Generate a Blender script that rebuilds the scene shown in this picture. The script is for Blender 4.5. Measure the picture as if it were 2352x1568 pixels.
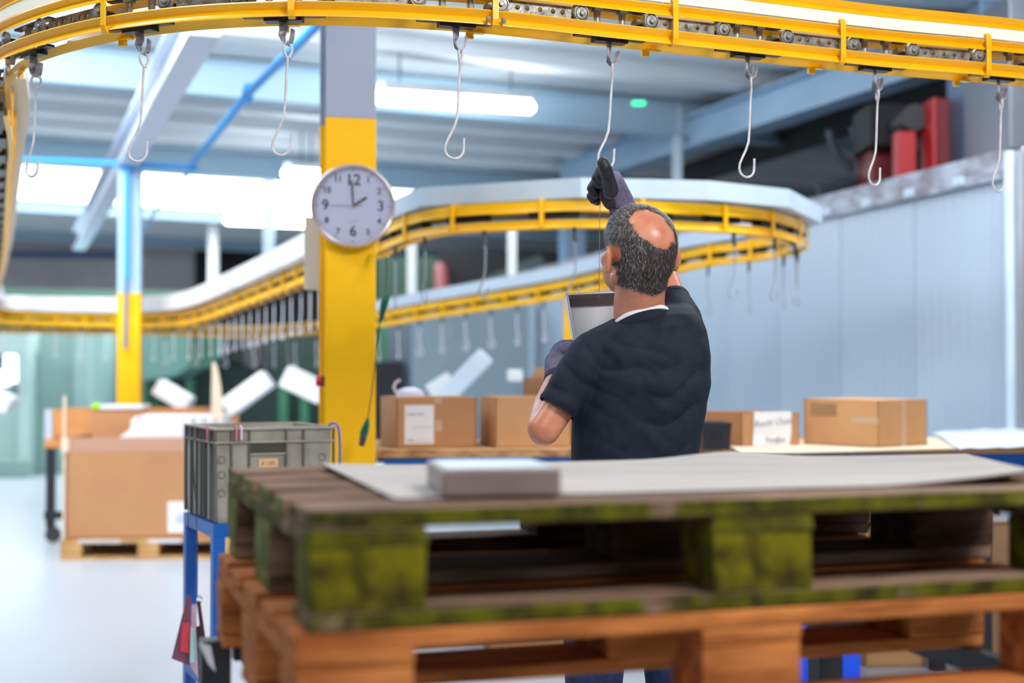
import bpy, math, random
from mathutils import Vector, Matrix, noise
random.seed(7)
R = math.radians
PI = math.pi
for o in list(bpy.data.objects):
    bpy.data.objects.remove(o)
SC = bpy.context.scene
COL = SC.collection

# ------------------------------------------------------------------ camera
F = 3267.0
CH = 1.32
PH_ = math.atan(66 / F)
cd = bpy.data.cameras.new('camera')
cam = bpy.data.objects.new('camera', cd)
COL.objects.link(cam)
cd.sensor_width = 36
cd.lens = 36 * F / 2352
cam.location = (0, 0, CH)
cam.rotation_euler = (PI / 2 + PH_, 0, 0)
cd.dof.use_dof = True
cd.dof.focus_distance = 3.55
cd.dof.aperture_fstop = 1.9
cd.clip_end = 200
SC.camera = cam

# ------------------------------------------------------------------ world, light
w = bpy.data.worlds.new('world'); SC.world = w; w.use_nodes = True
bg = w.node_tree.nodes['Background']
bg.inputs[0].default_value = (0.88, 0.95, 1.0, 1)
bg.inputs[1].default_value = 0.20
def area(name, loc, target, sx, sy, power, col=(1, 1, 1)):
    l = bpy.data.lights.new(name, 'AREA'); l.shape = 'RECTANGLE'
    l.size = sx; l.size_y = sy; l.energy = power; l.color = col
    o = bpy.data.objects.new(name, l); COL.objects.link(o)
    o.location = loc
    o.rotation_euler = (Vector(target) - Vector(loc)).to_track_quat('-Z', 'Y').to_euler()
    return o
# the hall's ceiling lamps over the work area (out of frame), and added fill lights
area('lamp_key', (2.2, 0.3, 3.8), (0.4, 3.5, 1.4), 1.5, 0.5, 140, (1.0, 0.97, 0.92))
area('fill_deep', (-4.4, 9.2, 3.85), (-4.6, 13.2, 1.7), 4.0, 0.5, 190, (0.95, 0.98, 1.0))  # unseen fill, added to brighten the far-left track and column
area('fill_behind', (-0.6, -1.6, 3.85), (0.3, 3.0, 1.2), 2.4, 0.6, 45, (0.96, 0.98, 1.0))  # unseen fill, added to light the pallet fronts and held tray
area('lamp_row_near', (-2.2, 3.2, 3.9), (-2.4, 4.6, 0.0), 2.4, 0.6, 60, (0.92, 0.96, 1.0))
area('lamp_row_middle', (1.8, 6.2, 3.85), (1.5, 6.8, 0.5), 3.0, 0.6, 155, (0.9, 0.95, 1.0))
area('fill_left', (-3.0, 6.6, 3.8), (-3.9, 14.5, 2.0), 3.0, 1.0, 300, (0.92, 0.96, 1.0))  # unseen fill, tilted to brighten the far-left track and tray sides
vs = SC.view_settings
vs.view_transform = 'Standard'; vs.look = 'None'; vs.exposure = 0.02; vs.gamma = 1.0
vs.use_curve_mapping = False

# ------------------------------------------------------------------ pixel helpers (to find world positions)
cP, sP = math.cos(PH_), math.sin(PH_)
def P(px, py, d):
    xn = (px - 1176) / F; yn = (784 - py) / F
    t = d / (cP - yn * sP)
    return Vector((xn * t, d, CH + t * (sP + yn * cP)))
def PZ(px, py, Z):
    xn = (px - 1176) / F; yn = (784 - py) / F
    t = (Z - CH) / (sP + yn * cP)
    return Vector((xn * t, t * (cP - yn * sP), Z))
def WX(px, d, Z):
    v = P(px, 850, d); return Vector((v.x, d, Z))

# ------------------------------------------------------------------ materials
def lin(c):
    c = c / 255.0
    return c / 12.92 if c <= 0.04045 else ((c + 0.055) / 1.055) ** 2.4
def rgb(r, g, b): return (lin(r), lin(g), lin(b), 1)
def newmat(name):
    m = bpy.data.materials.new(name); m.use_nodes = True
    nt = m.node_tree
    return m, nt, nt.nodes['Principled BSDF']
def mat(name, c, rough=0.5, metal=0.0, c2=None, scale=8.0, stretch=(1, 1, 1), bump=0.0, bscale=None, coat=0.0, lo=0.4, hi=0.65, detail=4, spec=None):
    m, nt, b = newmat(name)
    b.inputs['Base Color'].default_value = c
    b.inputs['Roughness'].default_value = rough
    b.inputs['Metallic'].default_value = metal
    if coat: b.inputs['Coat Weight'].default_value = coat; b.inputs['Coat Roughness'].default_value = 0.08
    if spec is not None: b.inputs['Specular IOR Level'].default_value = spec
    if c2 is not None or bump:
        tc = nt.nodes.new('ShaderNodeTexCoord'); mp = nt.nodes.new('ShaderNodeMapping')
        mp.inputs['Scale'].default_value = stretch
        nt.links.new(tc.outputs['Object'], mp.inputs['Vector'])
        n = nt.nodes.new('ShaderNodeTexNoise'); n.inputs['Scale'].default_value = scale; n.inputs['Detail'].default_value = detail
        nt.links.new(mp.outputs[0], n.inputs['Vector'])
        if c2 is not None:
            r = nt.nodes.new('ShaderNodeValToRGB')
            r.color_ramp.elements[0].position = lo; r.color_ramp.elements[1].position = hi
            r.color_ramp.elements[0].color = c; r.color_ramp.elements[1].color = c2
            nt.links.new(n.outputs['Fac'], r.inputs[0]); nt.links.new(r.outputs[0], b.inputs['Base Color'])
        if bump:
            n2 = nt.nodes.new('ShaderNodeTexNoise'); n2.inputs['Scale'].default_value = bscale or scale * 3
            n2.inputs['Detail'].default_value = 6
            nt.links.new(mp.outputs[0], n2.inputs['Vector'])
            bp = nt.nodes.new('ShaderNodeBump'); bp.inputs['Strength'].default_value = bump; bp.inputs['Distance'].default_value = 0.01
            nt.links.new(n2.outputs['Fac'], bp.inputs['Height']); nt.links.new(bp.outputs[0], b.inputs['Normal'])
    return m
def emis(name, c, s):
    m, nt, b = newmat(name)
    b.inputs['Base Color'].default_value = c
    b.inputs['Emission Color'].default_value = c; b.inputs['Emission Strength'].default_value = s
    return m
def woodmat(name, base, dark, moss=None, moss2=None, mossamt=0.5, axis='Y'):
    """weathered wood; moss grows on the pieces' outward left and front faces"""
    m, nt, b = newmat(name); L = nt.links; N = nt.nodes
    tc = N.new('ShaderNodeTexCoord'); mp = N.new('ShaderNodeMapping'); mp.inputs['Scale'].default_value = (3, 22, 22)
    L.new(tc.outputs['Object'], mp.inputs['Vector'])
    n = N.new('ShaderNodeTexNoise'); n.inputs['Scale'].default_value = 2.2; n.inputs['Detail'].default_value = 8
    L.new(mp.outputs[0], n.inputs['Vector'])
    r = N.new('ShaderNodeValToRGB'); r.color_ramp.elements[0].position = 0.35; r.color_ramp.elements[1].position = 0.68
    r.color_ramp.elements[0].color = dark; r.color_ramp.elements[1].color = base
    L.new(n.outputs['Fac'], r.inputs[0])
    out = r.outputs[0]
    if moss:
        n2 = N.new('ShaderNodeTexNoise'); n2.inputs['Scale'].default_value = 22; n2.inputs['Detail'].default_value = 5
        L.new(tc.outputs['Object'], n2.inputs['Vector'])
        r2 = N.new('ShaderNodeValToRGB'); r2.color_ramp.elements[0].position = 0.35; r2.color_ramp.elements[1].position = 0.6
        r2.color_ramp.elements[0].color = moss2; r2.color_ramp.elements[1].color = moss
        L.new(n2.outputs['Fac'], r2.inputs[0])
        sx = N.new('ShaderNodeSeparateXYZ'); L.new(tc.outputs['Normal'], sx.inputs[0])
        a = N.new('ShaderNodeMath'); a.operation = 'MINIMUM'; L.new(sx.outputs['X'], a.inputs[0]); L.new(sx.outputs[axis], a.inputs[1])
        c = N.new('ShaderNodeMath'); c.operation = 'MULTIPLY'; c.inputs[1].default_value = -1.0; L.new(a.outputs[0], c.inputs[0])
        n3 = N.new('ShaderNodeTexNoise'); n3.inputs['Scale'].default_value = 9; n3.inputs['Detail'].default_value = 6
        L.new(tc.outputs['Object'], n3.inputs['Vector'])
        r3 = N.new('ShaderNodeValToRGB'); r3.color_ramp.elements[0].position = 0.62 - mossamt * 0.5; r3.color_ramp.elements[1].position = 0.72 - mossamt * 0.5
        L.new(n3.outputs['Fac'], r3.inputs[0])
        k = N.new('ShaderNodeMath'); k.operation = 'MULTIPLY'; k.use_clamp = True; L.new(c.outputs[0], k.inputs[0]); L.new(r3.outputs[0], k.inputs[1])
        mx = N.new('ShaderNodeMix'); mx.data_type = 'RGBA'
        L.new(k.outputs[0], mx.inputs[0]); L.new(out, mx.inputs[6]); L.new(r2.outputs[0], mx.inputs[7]); out = mx.outputs[2]
    L.new(out, b.inputs['Base Color'])
    b.inputs['Roughness'].default_value = 0.88; b.inputs['Specular IOR Level'].default_value = 0.2
    bp = N.new('ShaderNodeBump'); bp.inputs['Strength'].default_value = 0.5; bp.inputs['Distance'].default_value = 0.004
    L.new(n.outputs['Fac'], bp.inputs['Height']); L.new(bp.outputs[0], b.inputs['Normal'])
    return m

YEL = mat('yellow_gloss_paint', rgb(255, 192, 0), 0.32, c2=rgb(250, 180, 0), scale=3, coat=0.25)
YEL2 = mat('yellow_rail_paint', rgb(255, 196, 0), 0.38, c2=rgb(252, 186, 0), scale=2, coat=0.15)
YELP = mat('yellow_column_paint', rgb(250, 190, 0), 0.6, c2=rgb(240, 176, 0), scale=2, bump=0.05, bscale=30, spec=.25)
GRYP = mat('grey_column_paint', rgb(140, 148, 170), 0.5, c2=rgb(130, 140, 162), scale=3)
BLGR = mat('blue_grey_steel', rgb(158, 188, 212), 0.5, c2=rgb(148, 178, 204), scale=1.5)
LAVG = mat('light_grey_steel', rgb(196, 208, 226), 0.5)
DKST = mat('dark_steel', rgb(58, 56, 56), 0.6)
STEEL = mat('bright_steel', rgb(168, 164, 160), 0.42, 0.45, c2=rgb(108, 104, 100), scale=40, bump=0.1)
DARKM = mat('oily_dark_metal', rgb(42, 40, 40), 0.35, 0.5, c2=rgb(24, 23, 23), scale=30)
HOOKM = mat('worn_hook_coating', rgb(222, 217, 220), 0.5, c2=rgb(196, 190, 196), scale=30, bump=0.05)
BRKM = mat('grey_bracket_coating', rgb(172, 166, 172), 0.5, 0.2, c2=rgb(110, 106, 112), scale=40)
TRAYW = mat('white_tray_sheet', rgb(240, 242, 244), 0.45, c2=rgb(214, 218, 224), scale=2)
TRAYG = mat('galvanised_tray_sheet', rgb(196, 212, 226), 0.42, 0.1, c2=rgb(184, 202, 218), scale=2)
CREAM = mat('cream_sheet', rgb(226, 216, 196), 0.55)
WHITEB = mat('white_powder_coat', rgb(232, 234, 238), 0.4)
BLUE = mat('blue_steel_paint', rgb(0, 92, 178), 0.4, c2=rgb(0, 82, 164), scale=4)
BLUE2 = mat('blue_pipe_paint', rgb(40, 152, 228), 0.4)
BLACKM = mat('black_frame', rgb(30, 33, 40), 0.5)
CARD = mat('cardboard', rgb(198, 148, 108), 0.85, c2=rgb(188, 138, 98), scale=3, bump=0.08, bscale=60, spec=0.15)
CARDL = mat('light_cardboard', rgb(210, 160, 114), 0.85, c2=rgb(200, 150, 106), scale=3, bump=0.08, bscale=60, spec=0.15)
CARDD = mat('brown_cardboard', rgb(172, 134, 102), 0.85, c2=rgb(160, 122, 92), scale=3, bump=0.08, bscale=60, spec=0.15)
SHEETC = mat('grey_cardboard_sheet', rgb(186, 180, 176), 0.85, c2=rgb(174, 168, 164), scale=3, stretch=(1, 4, 1), bump=0.08, bscale=50, spec=0.15)
SHEETE = mat('sheet_edge', rgb(90, 76, 68), 0.9)
SHEETT = mat('tan_cardboard_sheet', rgb(206, 192, 170), 0.85, c2=rgb(196, 182, 160), scale=3, spec=0.15)
PAPER = mat('white_paper', rgb(236, 236, 240), 0.7)
INK = mat('ink', rgb(110, 112, 122), 0.7)
TAPE = mat('packing_tape', rgb(206, 172, 142), 0.25)
ALU = mat('brushed_aluminium_tray', rgb(168, 150, 146), 0.38, 0.55, c2=rgb(146, 130, 126), scale=6, stretch=(1, 6, 1))
OSB = mat('particle_board', rgb(196, 150, 104), 0.85, c2=rgb(150, 104, 66), scale=14, stretch=(1, 1, 2), bump=0.2)
PLYW = mat('orange_plywood', rgb(206, 142, 84), 0.8, c2=rgb(190, 128, 74), scale=5)
CRATE = mat('grey_plastic_crate', rgb(166, 160, 148), 0.5, c2=rgb(142, 134, 122), scale=9, bump=0.08)
CRATED = mat('dark_grey_plastic_crate', rgb(92, 86, 80), 0.6)
TEAL = mat('pale_green_machine_paint', rgb(152, 184, 176), 0.5, c2=rgb(142, 174, 168), scale=1)
MINT = mat('mint_machine_paint', rgb(198, 226, 218), 0.5)
GREEN = mat('green_machine_paint', rgb(46, 106, 76), 0.5)
GREEND = mat('dark_green_machine_paint', rgb(20, 46, 40), 0.6)
BLK = mat('black_matt', rgb(15, 16, 20), 0.7)
CONC = mat('grey_concrete', rgb(212, 208, 212), 0.85, c2=rgb(196, 190, 192), scale=0.8)
RED = mat('red_paint', rgb(176, 22, 32), 0.4)
REDP = mat('red_plastic', rgb(220, 20, 24), 0.3)
GRNP = mat('green_plastic', rgb(0, 88, 72), 0.35)
CORD = mat('dark_cord', rgb(48, 54, 52), 0.7)
COPPER = mat('copper_wire', rgb(206, 128, 96), 0.3, 0.5)
WOODM = woodmat('mossy_pallet_wood', rgb(150, 122, 104), rgb(82, 60, 48), rgb(88, 86, 4), rgb(44, 42, 8), 0.56)
WOODB = woodmat('mossy_pallet_block_wood', rgb(124, 84, 56), rgb(56, 34, 22), rgb(104, 96, 2), rgb(50, 42, 6), 0.72)
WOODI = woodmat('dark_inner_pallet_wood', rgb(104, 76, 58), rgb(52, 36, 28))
WOODS = woodmat('side_mossy_wood', rgb(148, 118, 98), rgb(80, 58, 46), rgb(112, 116, 48), rgb(72, 74, 24), 0.7, 'X')
WOODO = woodmat('orange_pallet_wood', rgb(198, 122, 64), rgb(134, 72, 32))
WOODP = woodmat('pale_pallet_wood', rgb(214, 170, 114), rgb(176, 128, 78))
SKIN = None

# ------------------------------------------------------------------ mesh builder
class MB:
    def __init__(s): s.v = []; s.f = []; s.m = []
    def add(s, vs_, fs, mi=0):
        n = len(s.v); s.v += [Vector(p) for p in vs_]
        for f in fs: s.f.append([i + n for i in f]); s.m.append(mi)
        return s
    def box(s, c, size, rot=None, mi=0, taper=1.0):
        x, y, z = size[0] / 2, size[1] / 2, size[2] / 2
        vs_ = [Vector((sx * x * (taper if sz < 0 else 1), sy * y * (taper if sz < 0 else 1), sz * z)) for sz in (-1, 1) for sx, sy in ((-1, -1), (1, -1), (1, 1), (-1, 1))]
        if rot is not None: vs_ = [rot @ p for p in vs_]
        c = Vector(c)
        return s.add([p + c for p in vs_], [(3, 2, 1, 0), (4, 5, 6, 7), (0, 1, 5, 4), (1, 2, 6, 5), (2, 3, 7, 6), (3, 0, 4, 7)], mi)
    def span(s, lo, hi, mi=0):
        lo, hi = Vector(lo), Vector(hi)
        return s.box((lo + hi) / 2, hi - lo, None, mi)
    def bar(s, a, b, wx, wy, up=(0, 0, 1), mi=0):
        a, b = Vector(a), Vector(b); d = (b - a); L = d.length; d.normalize()
        u = Vector(up); r = d.cross(u)
        if r.length < 1e-4: r = d.cross(Vector((0, 1, 0)))
        r.normalize(); u = r.cross(d)
        M = Matrix((r, d, u)).transposed()
        return s.box((a + b) / 2, (wx, L, wy), M, mi)
    def tube(s, pts, r, n=8, cap=True, mi=0):
        pts = [Vector(p) for p in pts]; rs = r if isinstance(r, (list, tuple)) else [r] * len(pts)
        base = len(s.v); prev = None; k = len(pts)
        for i, p in enumerate(pts):
            t = (pts[min(i + 1, k - 1)] - pts[max(i - 1, 0)]).normalized()
            if prev is None:
                a = Vector((0, 0, 1)) if abs(t.z) < 0.9 else Vector((1, 0, 0))
                prev = t.cross(a).normalized()
            prev = (prev - t * prev.dot(t)).normalized(); q = t.cross(prev)
            for j in range(n):
                an = 2 * PI * j / n
                s.v.append(p + (prev * math.cos(an) + q * math.sin(an)) * rs[i])
        for i in range(k - 1):
            for j in range(n):
                a = base + i * n + j; b = base + i * n + (j + 1) % n
                s.f.append([a, b, b + n, a + n]); s.m.append(mi)
        if cap:
            s.f.append([base + j for j in reversed(range(n))]); s.m.append(mi)
            s.f.append([base + (k - 1) * n + j for j in range(n)]); s.m.append(mi)
        return s
    def cyl(s, a, b, r, n=16, mi=0): return s.tube([a, b], r, n, True, mi)
    def loft(s, rings, cap=True, mi=0):
        n = len(rings[0]); base = len(s.v)
        for rg in rings: s.v += [Vector(p) for p in rg]
        for i in range(len(rings) - 1):
            for j in range(n):
                a = base + i * n + j; b = base + i * n + (j + 1) % n
                s.f.append([a, b, b + n, a + n]); s.m.append(mi)
        if cap:
            s.f.append([base + j for j in reversed(range(n))]); s.m.append(mi)
            s.f.append([base + (len(rings) - 1) * n + j for j in range(n)]); s.m.append(mi)
        return s
    def caps(s, a, ra, b, rb, n=14, h=5):
        a, b = Vector(a), Vector(b); d = (b - a).normalized()
        pts = []; rs = []
        for i in range(h):
            t = (i + 0.35) / h * PI / 2
            pts.append(a - d * ra * math.cos(t)); rs.append(ra * math.sin(t))
        pts.append(a); rs.append(ra)
        for i in range(1, 4):
            pts.append(a.lerp(b, i / 4)); rs.append(ra + (rb - ra) * i / 4)
        pts.append(b); rs.append(rb)
        for i in reversed(range(h)):
            t = (i + 0.35) / h * PI / 2
            pts.append(b + d * rb * math.cos(t)); rs.append(rb * math.sin(t))
        return s.tube(pts, rs, n)
    def ell(s, c, rad, M=None, n=20, k=12, mi=0):
        c = Vector(c); rings = []
        for i in range(1, k):
            t = PI * i / k; rg = []
            for j in range(n):
                a = 2 * PI * j / n
                p = Vector((rad[0] * math.sin(t) * math.cos(a), rad[1] * math.sin(t) * math.sin(a), -rad[2] * math.cos(t)))
                if M is not None: p = M @ p
                rg.append(c + p)
            rings.append(rg)
        base = len(s.v); s.loft(rings, False, mi)
        for sg, off in ((-1, 0), (1, (k - 2) * n)):
            p = Vector((0, 0, sg * rad[2]))
            if M is not None: p = M @ p
            s.v.append(c + p); q = len(s.v) - 1
            for j in range(n):
                a = base + off + j; b = base + off + (j + 1) % n
                s.f.append([b, a, q] if sg < 0 else [a, b, q]); s.m.append(mi)
        return s
    def lathe(s, prof, n=32, M=None, mi=0, cap=False):
        rings = []
        for r_, z_ in prof:
            rg = []
            for j in range(n):
                a = 2 * PI * j / n; p = Vector((r_ * math.cos(a), r_ * math.sin(a), z_))
                rg.append(M @ p if M is not None else p)
            rings.append(rg)
        return s.loft(rings, cap, mi)
    def sweep(s, path, prof, closed=True, mi=0):
        """prof: (n, z) points; n to the right of travel, z up"""
        k = len(path); rings = []
        for i, p in enumerate(path):
            t = path[min(i + 1, k - 1)] - path[max(i - 1, 0)]
            t = Vector((t.x, t.y, 0)).normalized(); nn = Vector((t.y, -t.x, 0))
            rings.append([Vector(p) + nn * a + Vector((0, 0, b)) for a, b in prof])
        return s.loft(rings, closed, mi)

WM = {}
def link(o, parent, W):
    COL.objects.link(o); WM[o.name] = W
    if parent is not None:
        o.parent = parent; o.matrix_basis = WM[parent.name].inverted() @ W
    else: o.matrix_basis = W
    return o
def thing(name, label, cat, loc=(0, 0, 0), rotz=0, group=None, kind=None):
    o = bpy.data.objects.new(name, None); o.empty_display_size = 0.1
    link(o, None, Matrix.Translation(Vector(loc)) @ Matrix.Rotation(rotz, 4, 'Z'))
    return tag(o, label, cat, group, kind)
def tag(o, label=None, cat=None, group=None, kind=None):
    if label: o['label'] = label
    if cat: o['category'] = cat
    if group: o['group'] = group
    if kind: o['kind'] = kind
    return o
def build(name, mb, mats, parent=None, frame=None, smooth=False, bevel=0.0, bseg=2, label=None, kind=None, noc=False):
    """mb vertices are in `frame` (a thing's frame) or world when frame is None"""
    Fm = frame if frame is not None else Matrix.Identity(4)
    if isinstance(Fm, bpy.types.Object): Fm = WM[Fm.name]
    vs_ = mb.v
    lo = Vector((min(p.x for p in vs_), min(p.y for p in vs_), min(p.z for p in vs_)))
    hi = Vector((max(p.x for p in vs_), max(p.y for p in vs_), max(p.z for p in vs_)))
    c = (lo + hi) / 2
    if parent is None: c.z = lo.z
    me = bpy.data.meshes.new(name)
    me.from_pydata([p - c for p in vs_], [], mb.f)
    mats = mats if isinstance(mats, (list, tuple)) else [mats]
    for m in mats: me.materials.append(m)
    if len(mats) > 1: me.polygons.foreach_set('material_index', mb.m)
    if smooth: me.polygons.foreach_set('use_smooth', [True] * len(me.polygons))
    me.update()
    o = bpy.data.objects.new(name, me)
    link(o, parent, Fm @ Matrix.Translation(c))
    if bevel:
        b = o.modifiers.new('bevel', 'BEVEL'); b.width = bevel; b.segments = bseg; b.limit_method = 'ANGLE'; b.angle_limit = R(35)
    if smooth and not bevel:
        try: me.set_sharp_from_angle(angle=R(42))
        except Exception: pass
    if label: o['label'] = label
    if kind: o['kind'] = kind
    return o
def kids(o): return [c for c in bpy.data.objects if c.parent == o]
def dup(o, W, parent=None, label=None, group=None):
    c = o.copy(); COL.objects.link(c); WM[c.name] = W
    c.parent = parent
    c.matrix_basis = (WM[parent.name].inverted() @ W) if parent else W
    W0 = WM[o.name]
    for ch in kids(o): dup(ch, W @ W0.inverted() @ WM[ch.name], c)
    if label: c['label'] = label
    if group: c['group'] = group
    return c
def crom(nodes, step=0.05, lin_=False):
    """resampled smooth curve through nodes"""
    n = [Vector(p) for p in nodes]; out = []
    if lin_:
        fine = n
    else:
        fine = []
        for i in range(len(n) - 1):
            p0 = n[max(i - 1, 0)]; p1 = n[i]; p2 = n[i + 1]; p3 = n[min(i + 2, len(n) - 1)]
            if i == 0: p0 = p1 * 2 - p2
            if i + 2 >= len(n): p3 = p2 * 2 - p1
            for k in range(24):
                t = k / 24
                # centripetal-ish uniform CR
                fine.append(0.5 * ((2 * p1) + (p2 - p0) * t + (2 * p0 - 5 * p1 + 4 * p2 - p3) * t * t + (3 * p1 - p0 - 3 * p2 + p3) * t ** 3))
        fine.append(n[-1])
    L = [0]
    for i in range(1, len(fine)): L.append(L[-1] + (fine[i] - fine[i - 1]).length)
    tot = L[-1]; m = max(2, int(tot / step)); j = 0
    for i in range(m + 1):
        s_ = tot * i / m
        while j < len(L) - 2 and L[j + 1] < s_: j += 1
        d = L[j + 1] - L[j]
        out.append(fine[j].lerp(fine[j + 1], (s_ - L[j]) / d if d > 0 else 0))
    return out, tot
class Path:
    def __init__(s, nodes, step=0.03):
        s.p, s.L = crom(nodes, step)
    def at(s, t):
        u = max(0, min(0.99999, t / s.L)) * (len(s.p) - 1); i = int(u)
        return s.p[i].lerp(s.p[i + 1], u - i)
    def tan(s, t):
        d = s.at(min(t + 0.03, s.L)) - s.at(max(t - 0.03, 0)); d.z = 0
        return d.normalized()
    def near(s, q):
        b = min(range(len(s.p)), key=lambda i: (s.p[i].xy - Vector(q).xy).length)
        return b * s.L / (len(s.p) - 1)
def frame_at(p, t):
    """x along tangent, y to the left of travel, z up"""
    t = Vector((t.x, t.y, 0)).normalized(); y = Vector((-t.y, t.x, 0))
    return Matrix.Translation(p) @ Matrix((t, y, Vector((0, 0, 1)))).transposed().to_4x4()
def textmesh(mb, s, size, M, mi=0, ext=0.0003, align='CENTER', shear=0.0, bold=0.0):
    c = bpy.data.curves.new('t', 'FONT'); c.body = s; c.size = size; c.align_x = align; c.align_y = 'CENTER'; c.extrude = ext; c.resolution_u = 3; c.shear = shear; c.offset = bold
    o = bpy.data.objects.new('t', c); COL.objects.link(o)
    dg = bpy.context.evaluated_depsgraph_get(); me = bpy.data.meshes.new_from_object(o.evaluated_get(dg))
    mb.add([M @ v.co for v in me.vertices], [list(p.vertices) for p in me.polygons], mi)
    bpy.data.objects.remove(o); bpy.data.curves.remove(c); bpy.data.meshes.remove(me)
def fuse(mb, voxel, smooth=6, fac=0.5):
    me = bpy.data.meshes.new('f'); me.from_pydata([tuple(p) for p in mb.v], [], mb.f); me.update()
    o = bpy.data.objects.new('f', me); COL.objects.link(o)
    r = o.modifiers.new('r', 'REMESH'); r.mode = 'VOXEL'; r.voxel_size = voxel
    s_ = o.modifiers.new('s', 'SMOOTH'); s_.iterations = smooth; s_.factor = fac
    dg = bpy.context.evaluated_depsgraph_get(); m2 = bpy.data.meshes.new_from_object(o.evaluated_get(dg))
    out = MB(); out.add([v.co.copy() for v in m2.vertices], [list(p.vertices) for p in m2.polygons])
    bpy.data.objects.remove(o); bpy.data.meshes.remove(me); bpy.data.meshes.remove(m2)
    return out
Rz = lambda a: Matrix.Rotation(a, 3, 'Z')

# ================================================================== SETTING
ALPHA = R(18)
fm, nt, b = newmat('polished_grey_floor')
tc = nt.nodes.new('ShaderNodeTexCoord'); n = nt.nodes.new('ShaderNodeTexNoise'); n.inputs['Scale'].default_value = 0.7; n.inputs['Detail'].default_value = 5
r = nt.nodes.new('ShaderNodeValToRGB'); r.color_ramp.elements[0].color = rgb(186, 195, 206); r.color_ramp.elements[1].color = rgb(200, 208, 217)
nt.links.new(tc.outputs['Object'], n.inputs['Vector']); nt.links.new(n.outputs['Fac'], r.inputs[0]); nt.links.new(r.outputs[0], b.inputs['Base Color'])
b.inputs['Roughness'].default_value = 0.32
m = MB(); m.span((-15, -3, -0.1), (9, 34, 0)); build('floor', m, fm, kind='structure')

HC = 2.72                                         # ceiling above the camera
CEIL = mat('white_roof_deck', rgb(226, 232, 236), 0.6, c2=rgb(216, 224, 230), scale=0.6)
RIBM = mat('roof_rib_paint', rgb(232, 238, 242), 0.5)
PURL = mat('purlin_blue_grey', rgb(172, 200, 218), 0.5)
ROOFL = emis('roof_light_panel', (0.94, 0.97, 1.0, 1), 5.5)
TUBE = emis('lamp_tube_glow', (0.9, 0.97, 1.0, 1), 32.0)
th = R(20)
A_ = Vector((math.cos(th), math.sin(th), -0.02)); B_ = Vector((-math.sin(th), math.cos(th), 0))
def C(a, bb, dz=0): return A_ * a + B_ * bb + Vector((0, 0, CH + HC + dz))
mc = MB()
mc.add([C(-20, -4, .1), C(18, -4, .1), C(18, 36, .1), C(-20, 36, .1), C(-20, -4, .2), C(18, -4, .2), C(18, 36, .2), C(-20, 36, .2)],
       [(0, 1, 2, 3), (7, 6, 5, 4), (0, 4, 5, 1), (1, 5, 6, 2), (2, 6, 7, 3), (3, 7, 4, 0)])
ceil = build('ceiling', mc, CEIL, kind='structure')
bb = 8.2
while bb < 31:
    if not (abs(bb - 12.75) < .35 or abs(bb - 17.9) < .35):
        m = MB(); m.bar(C(-16, bb, 0.03), C(12, bb, 0.03), 0.30, 0.14)
        build('roof_rib', m, RIBM, ceil)
    bb += 1.06
for bb in (7.5, 12.75, 17.9, 23.2, 28.4):
    m = MB(); m.bar(C(-16, bb, -0.09), C(12, bb, -0.09), 0.03, 0.30)
    m.bar(C(-16, bb, -0.25), C(12, bb, -0.25), 0.22, 0.02); m.bar(C(-16, bb, 0.06), C(12, bb, 0.06), 0.22, 0.02)
    build('purlin', m, PURL, ceil)
# roof lights (bright translucent panels let into the deck), between purlins 3 and 4
for a0, a1, b0, b1 in ((-3.6, -0.15, 18.5, 21.1), (0.0, 4.2, 18.5, 21.1), (4.3, 6.6, 18.5, 21.1), (-3.6, -0.15, 21.4, 22.9), (0.0, 4.2, 21.4, 22.9), (4.3, 6.6, 21.4, 22.9)):
    m = MB(); z0 = -0.10
    m.add([C(a0, b0, z0), C(a1, b0, z0), C(a1, b1, z0), C(a0, b1, z0), C(a0, b0, z0 + .03), C(a1, b0, z0 + .03), C(a1, b1, z0 + .03), C(a0, b1, z0 + .03)],
          [(3, 2, 1, 0), (4, 5, 6, 7), (0, 1, 5, 4), (1, 2, 6, 5), (2, 3, 7, 6), (3, 0, 4, 7)])
    build('roof_light', m, ROOFL, ceil)
def ibeam(name, a, b_, h, wdt, material, parent=None, tf=0.02):
    m = MB(); up = Vector((0, 0, 1))
    m.bar(a, b_, 0.02, h); m.bar(Vector(a) + up * h / 2, Vector(b_) + up * h / 2, wdt, tf); m.bar(Vector(a) - up * h / 2, Vector(b_) - up * h / 2, wdt, tf)
    return build(name, m, material, parent)
ibeam('main_beam', P(470, 20, 7.1), P(182, 552, 19.7), 0.25, 0.16, LAVG, ceil)
ibeam('main_beam', P(2330, 60, 9.4), P(1290, 408, 17.8), 0.30, 0.26, BLGR, ceil)
ibeam('main_beam', P(2420, 120, 10.3), P(1560, 408, 17.2), 0.20, 0.18, DKST, ceil)

# far wall, left wall
m = MB(); m.span((-15, 30.5, 0), (9, 30.8, 4.4)); wb = build('wall_back', m, CONC, kind='structure')
m = MB(); m.span((-15.2, 5, 0), (-15, 30.5, 4.4)); build('wall_left', m, CONC, kind='structure')
m = MB(); a = P(448, 575, 30.2); c = P(735, 800, 30.2); m.span((a.x, 30.2, 0.0), (c.x, 30.45, a.z)); build('dark_doorway', m, BLK, wb)
m = MB(); a = P(640, 560, 29.6); m.span((a.x, 29.6, 0.0), (6.5, 29.9, 3.7)); build('dark_partition', m, GREEND, wb)
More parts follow.
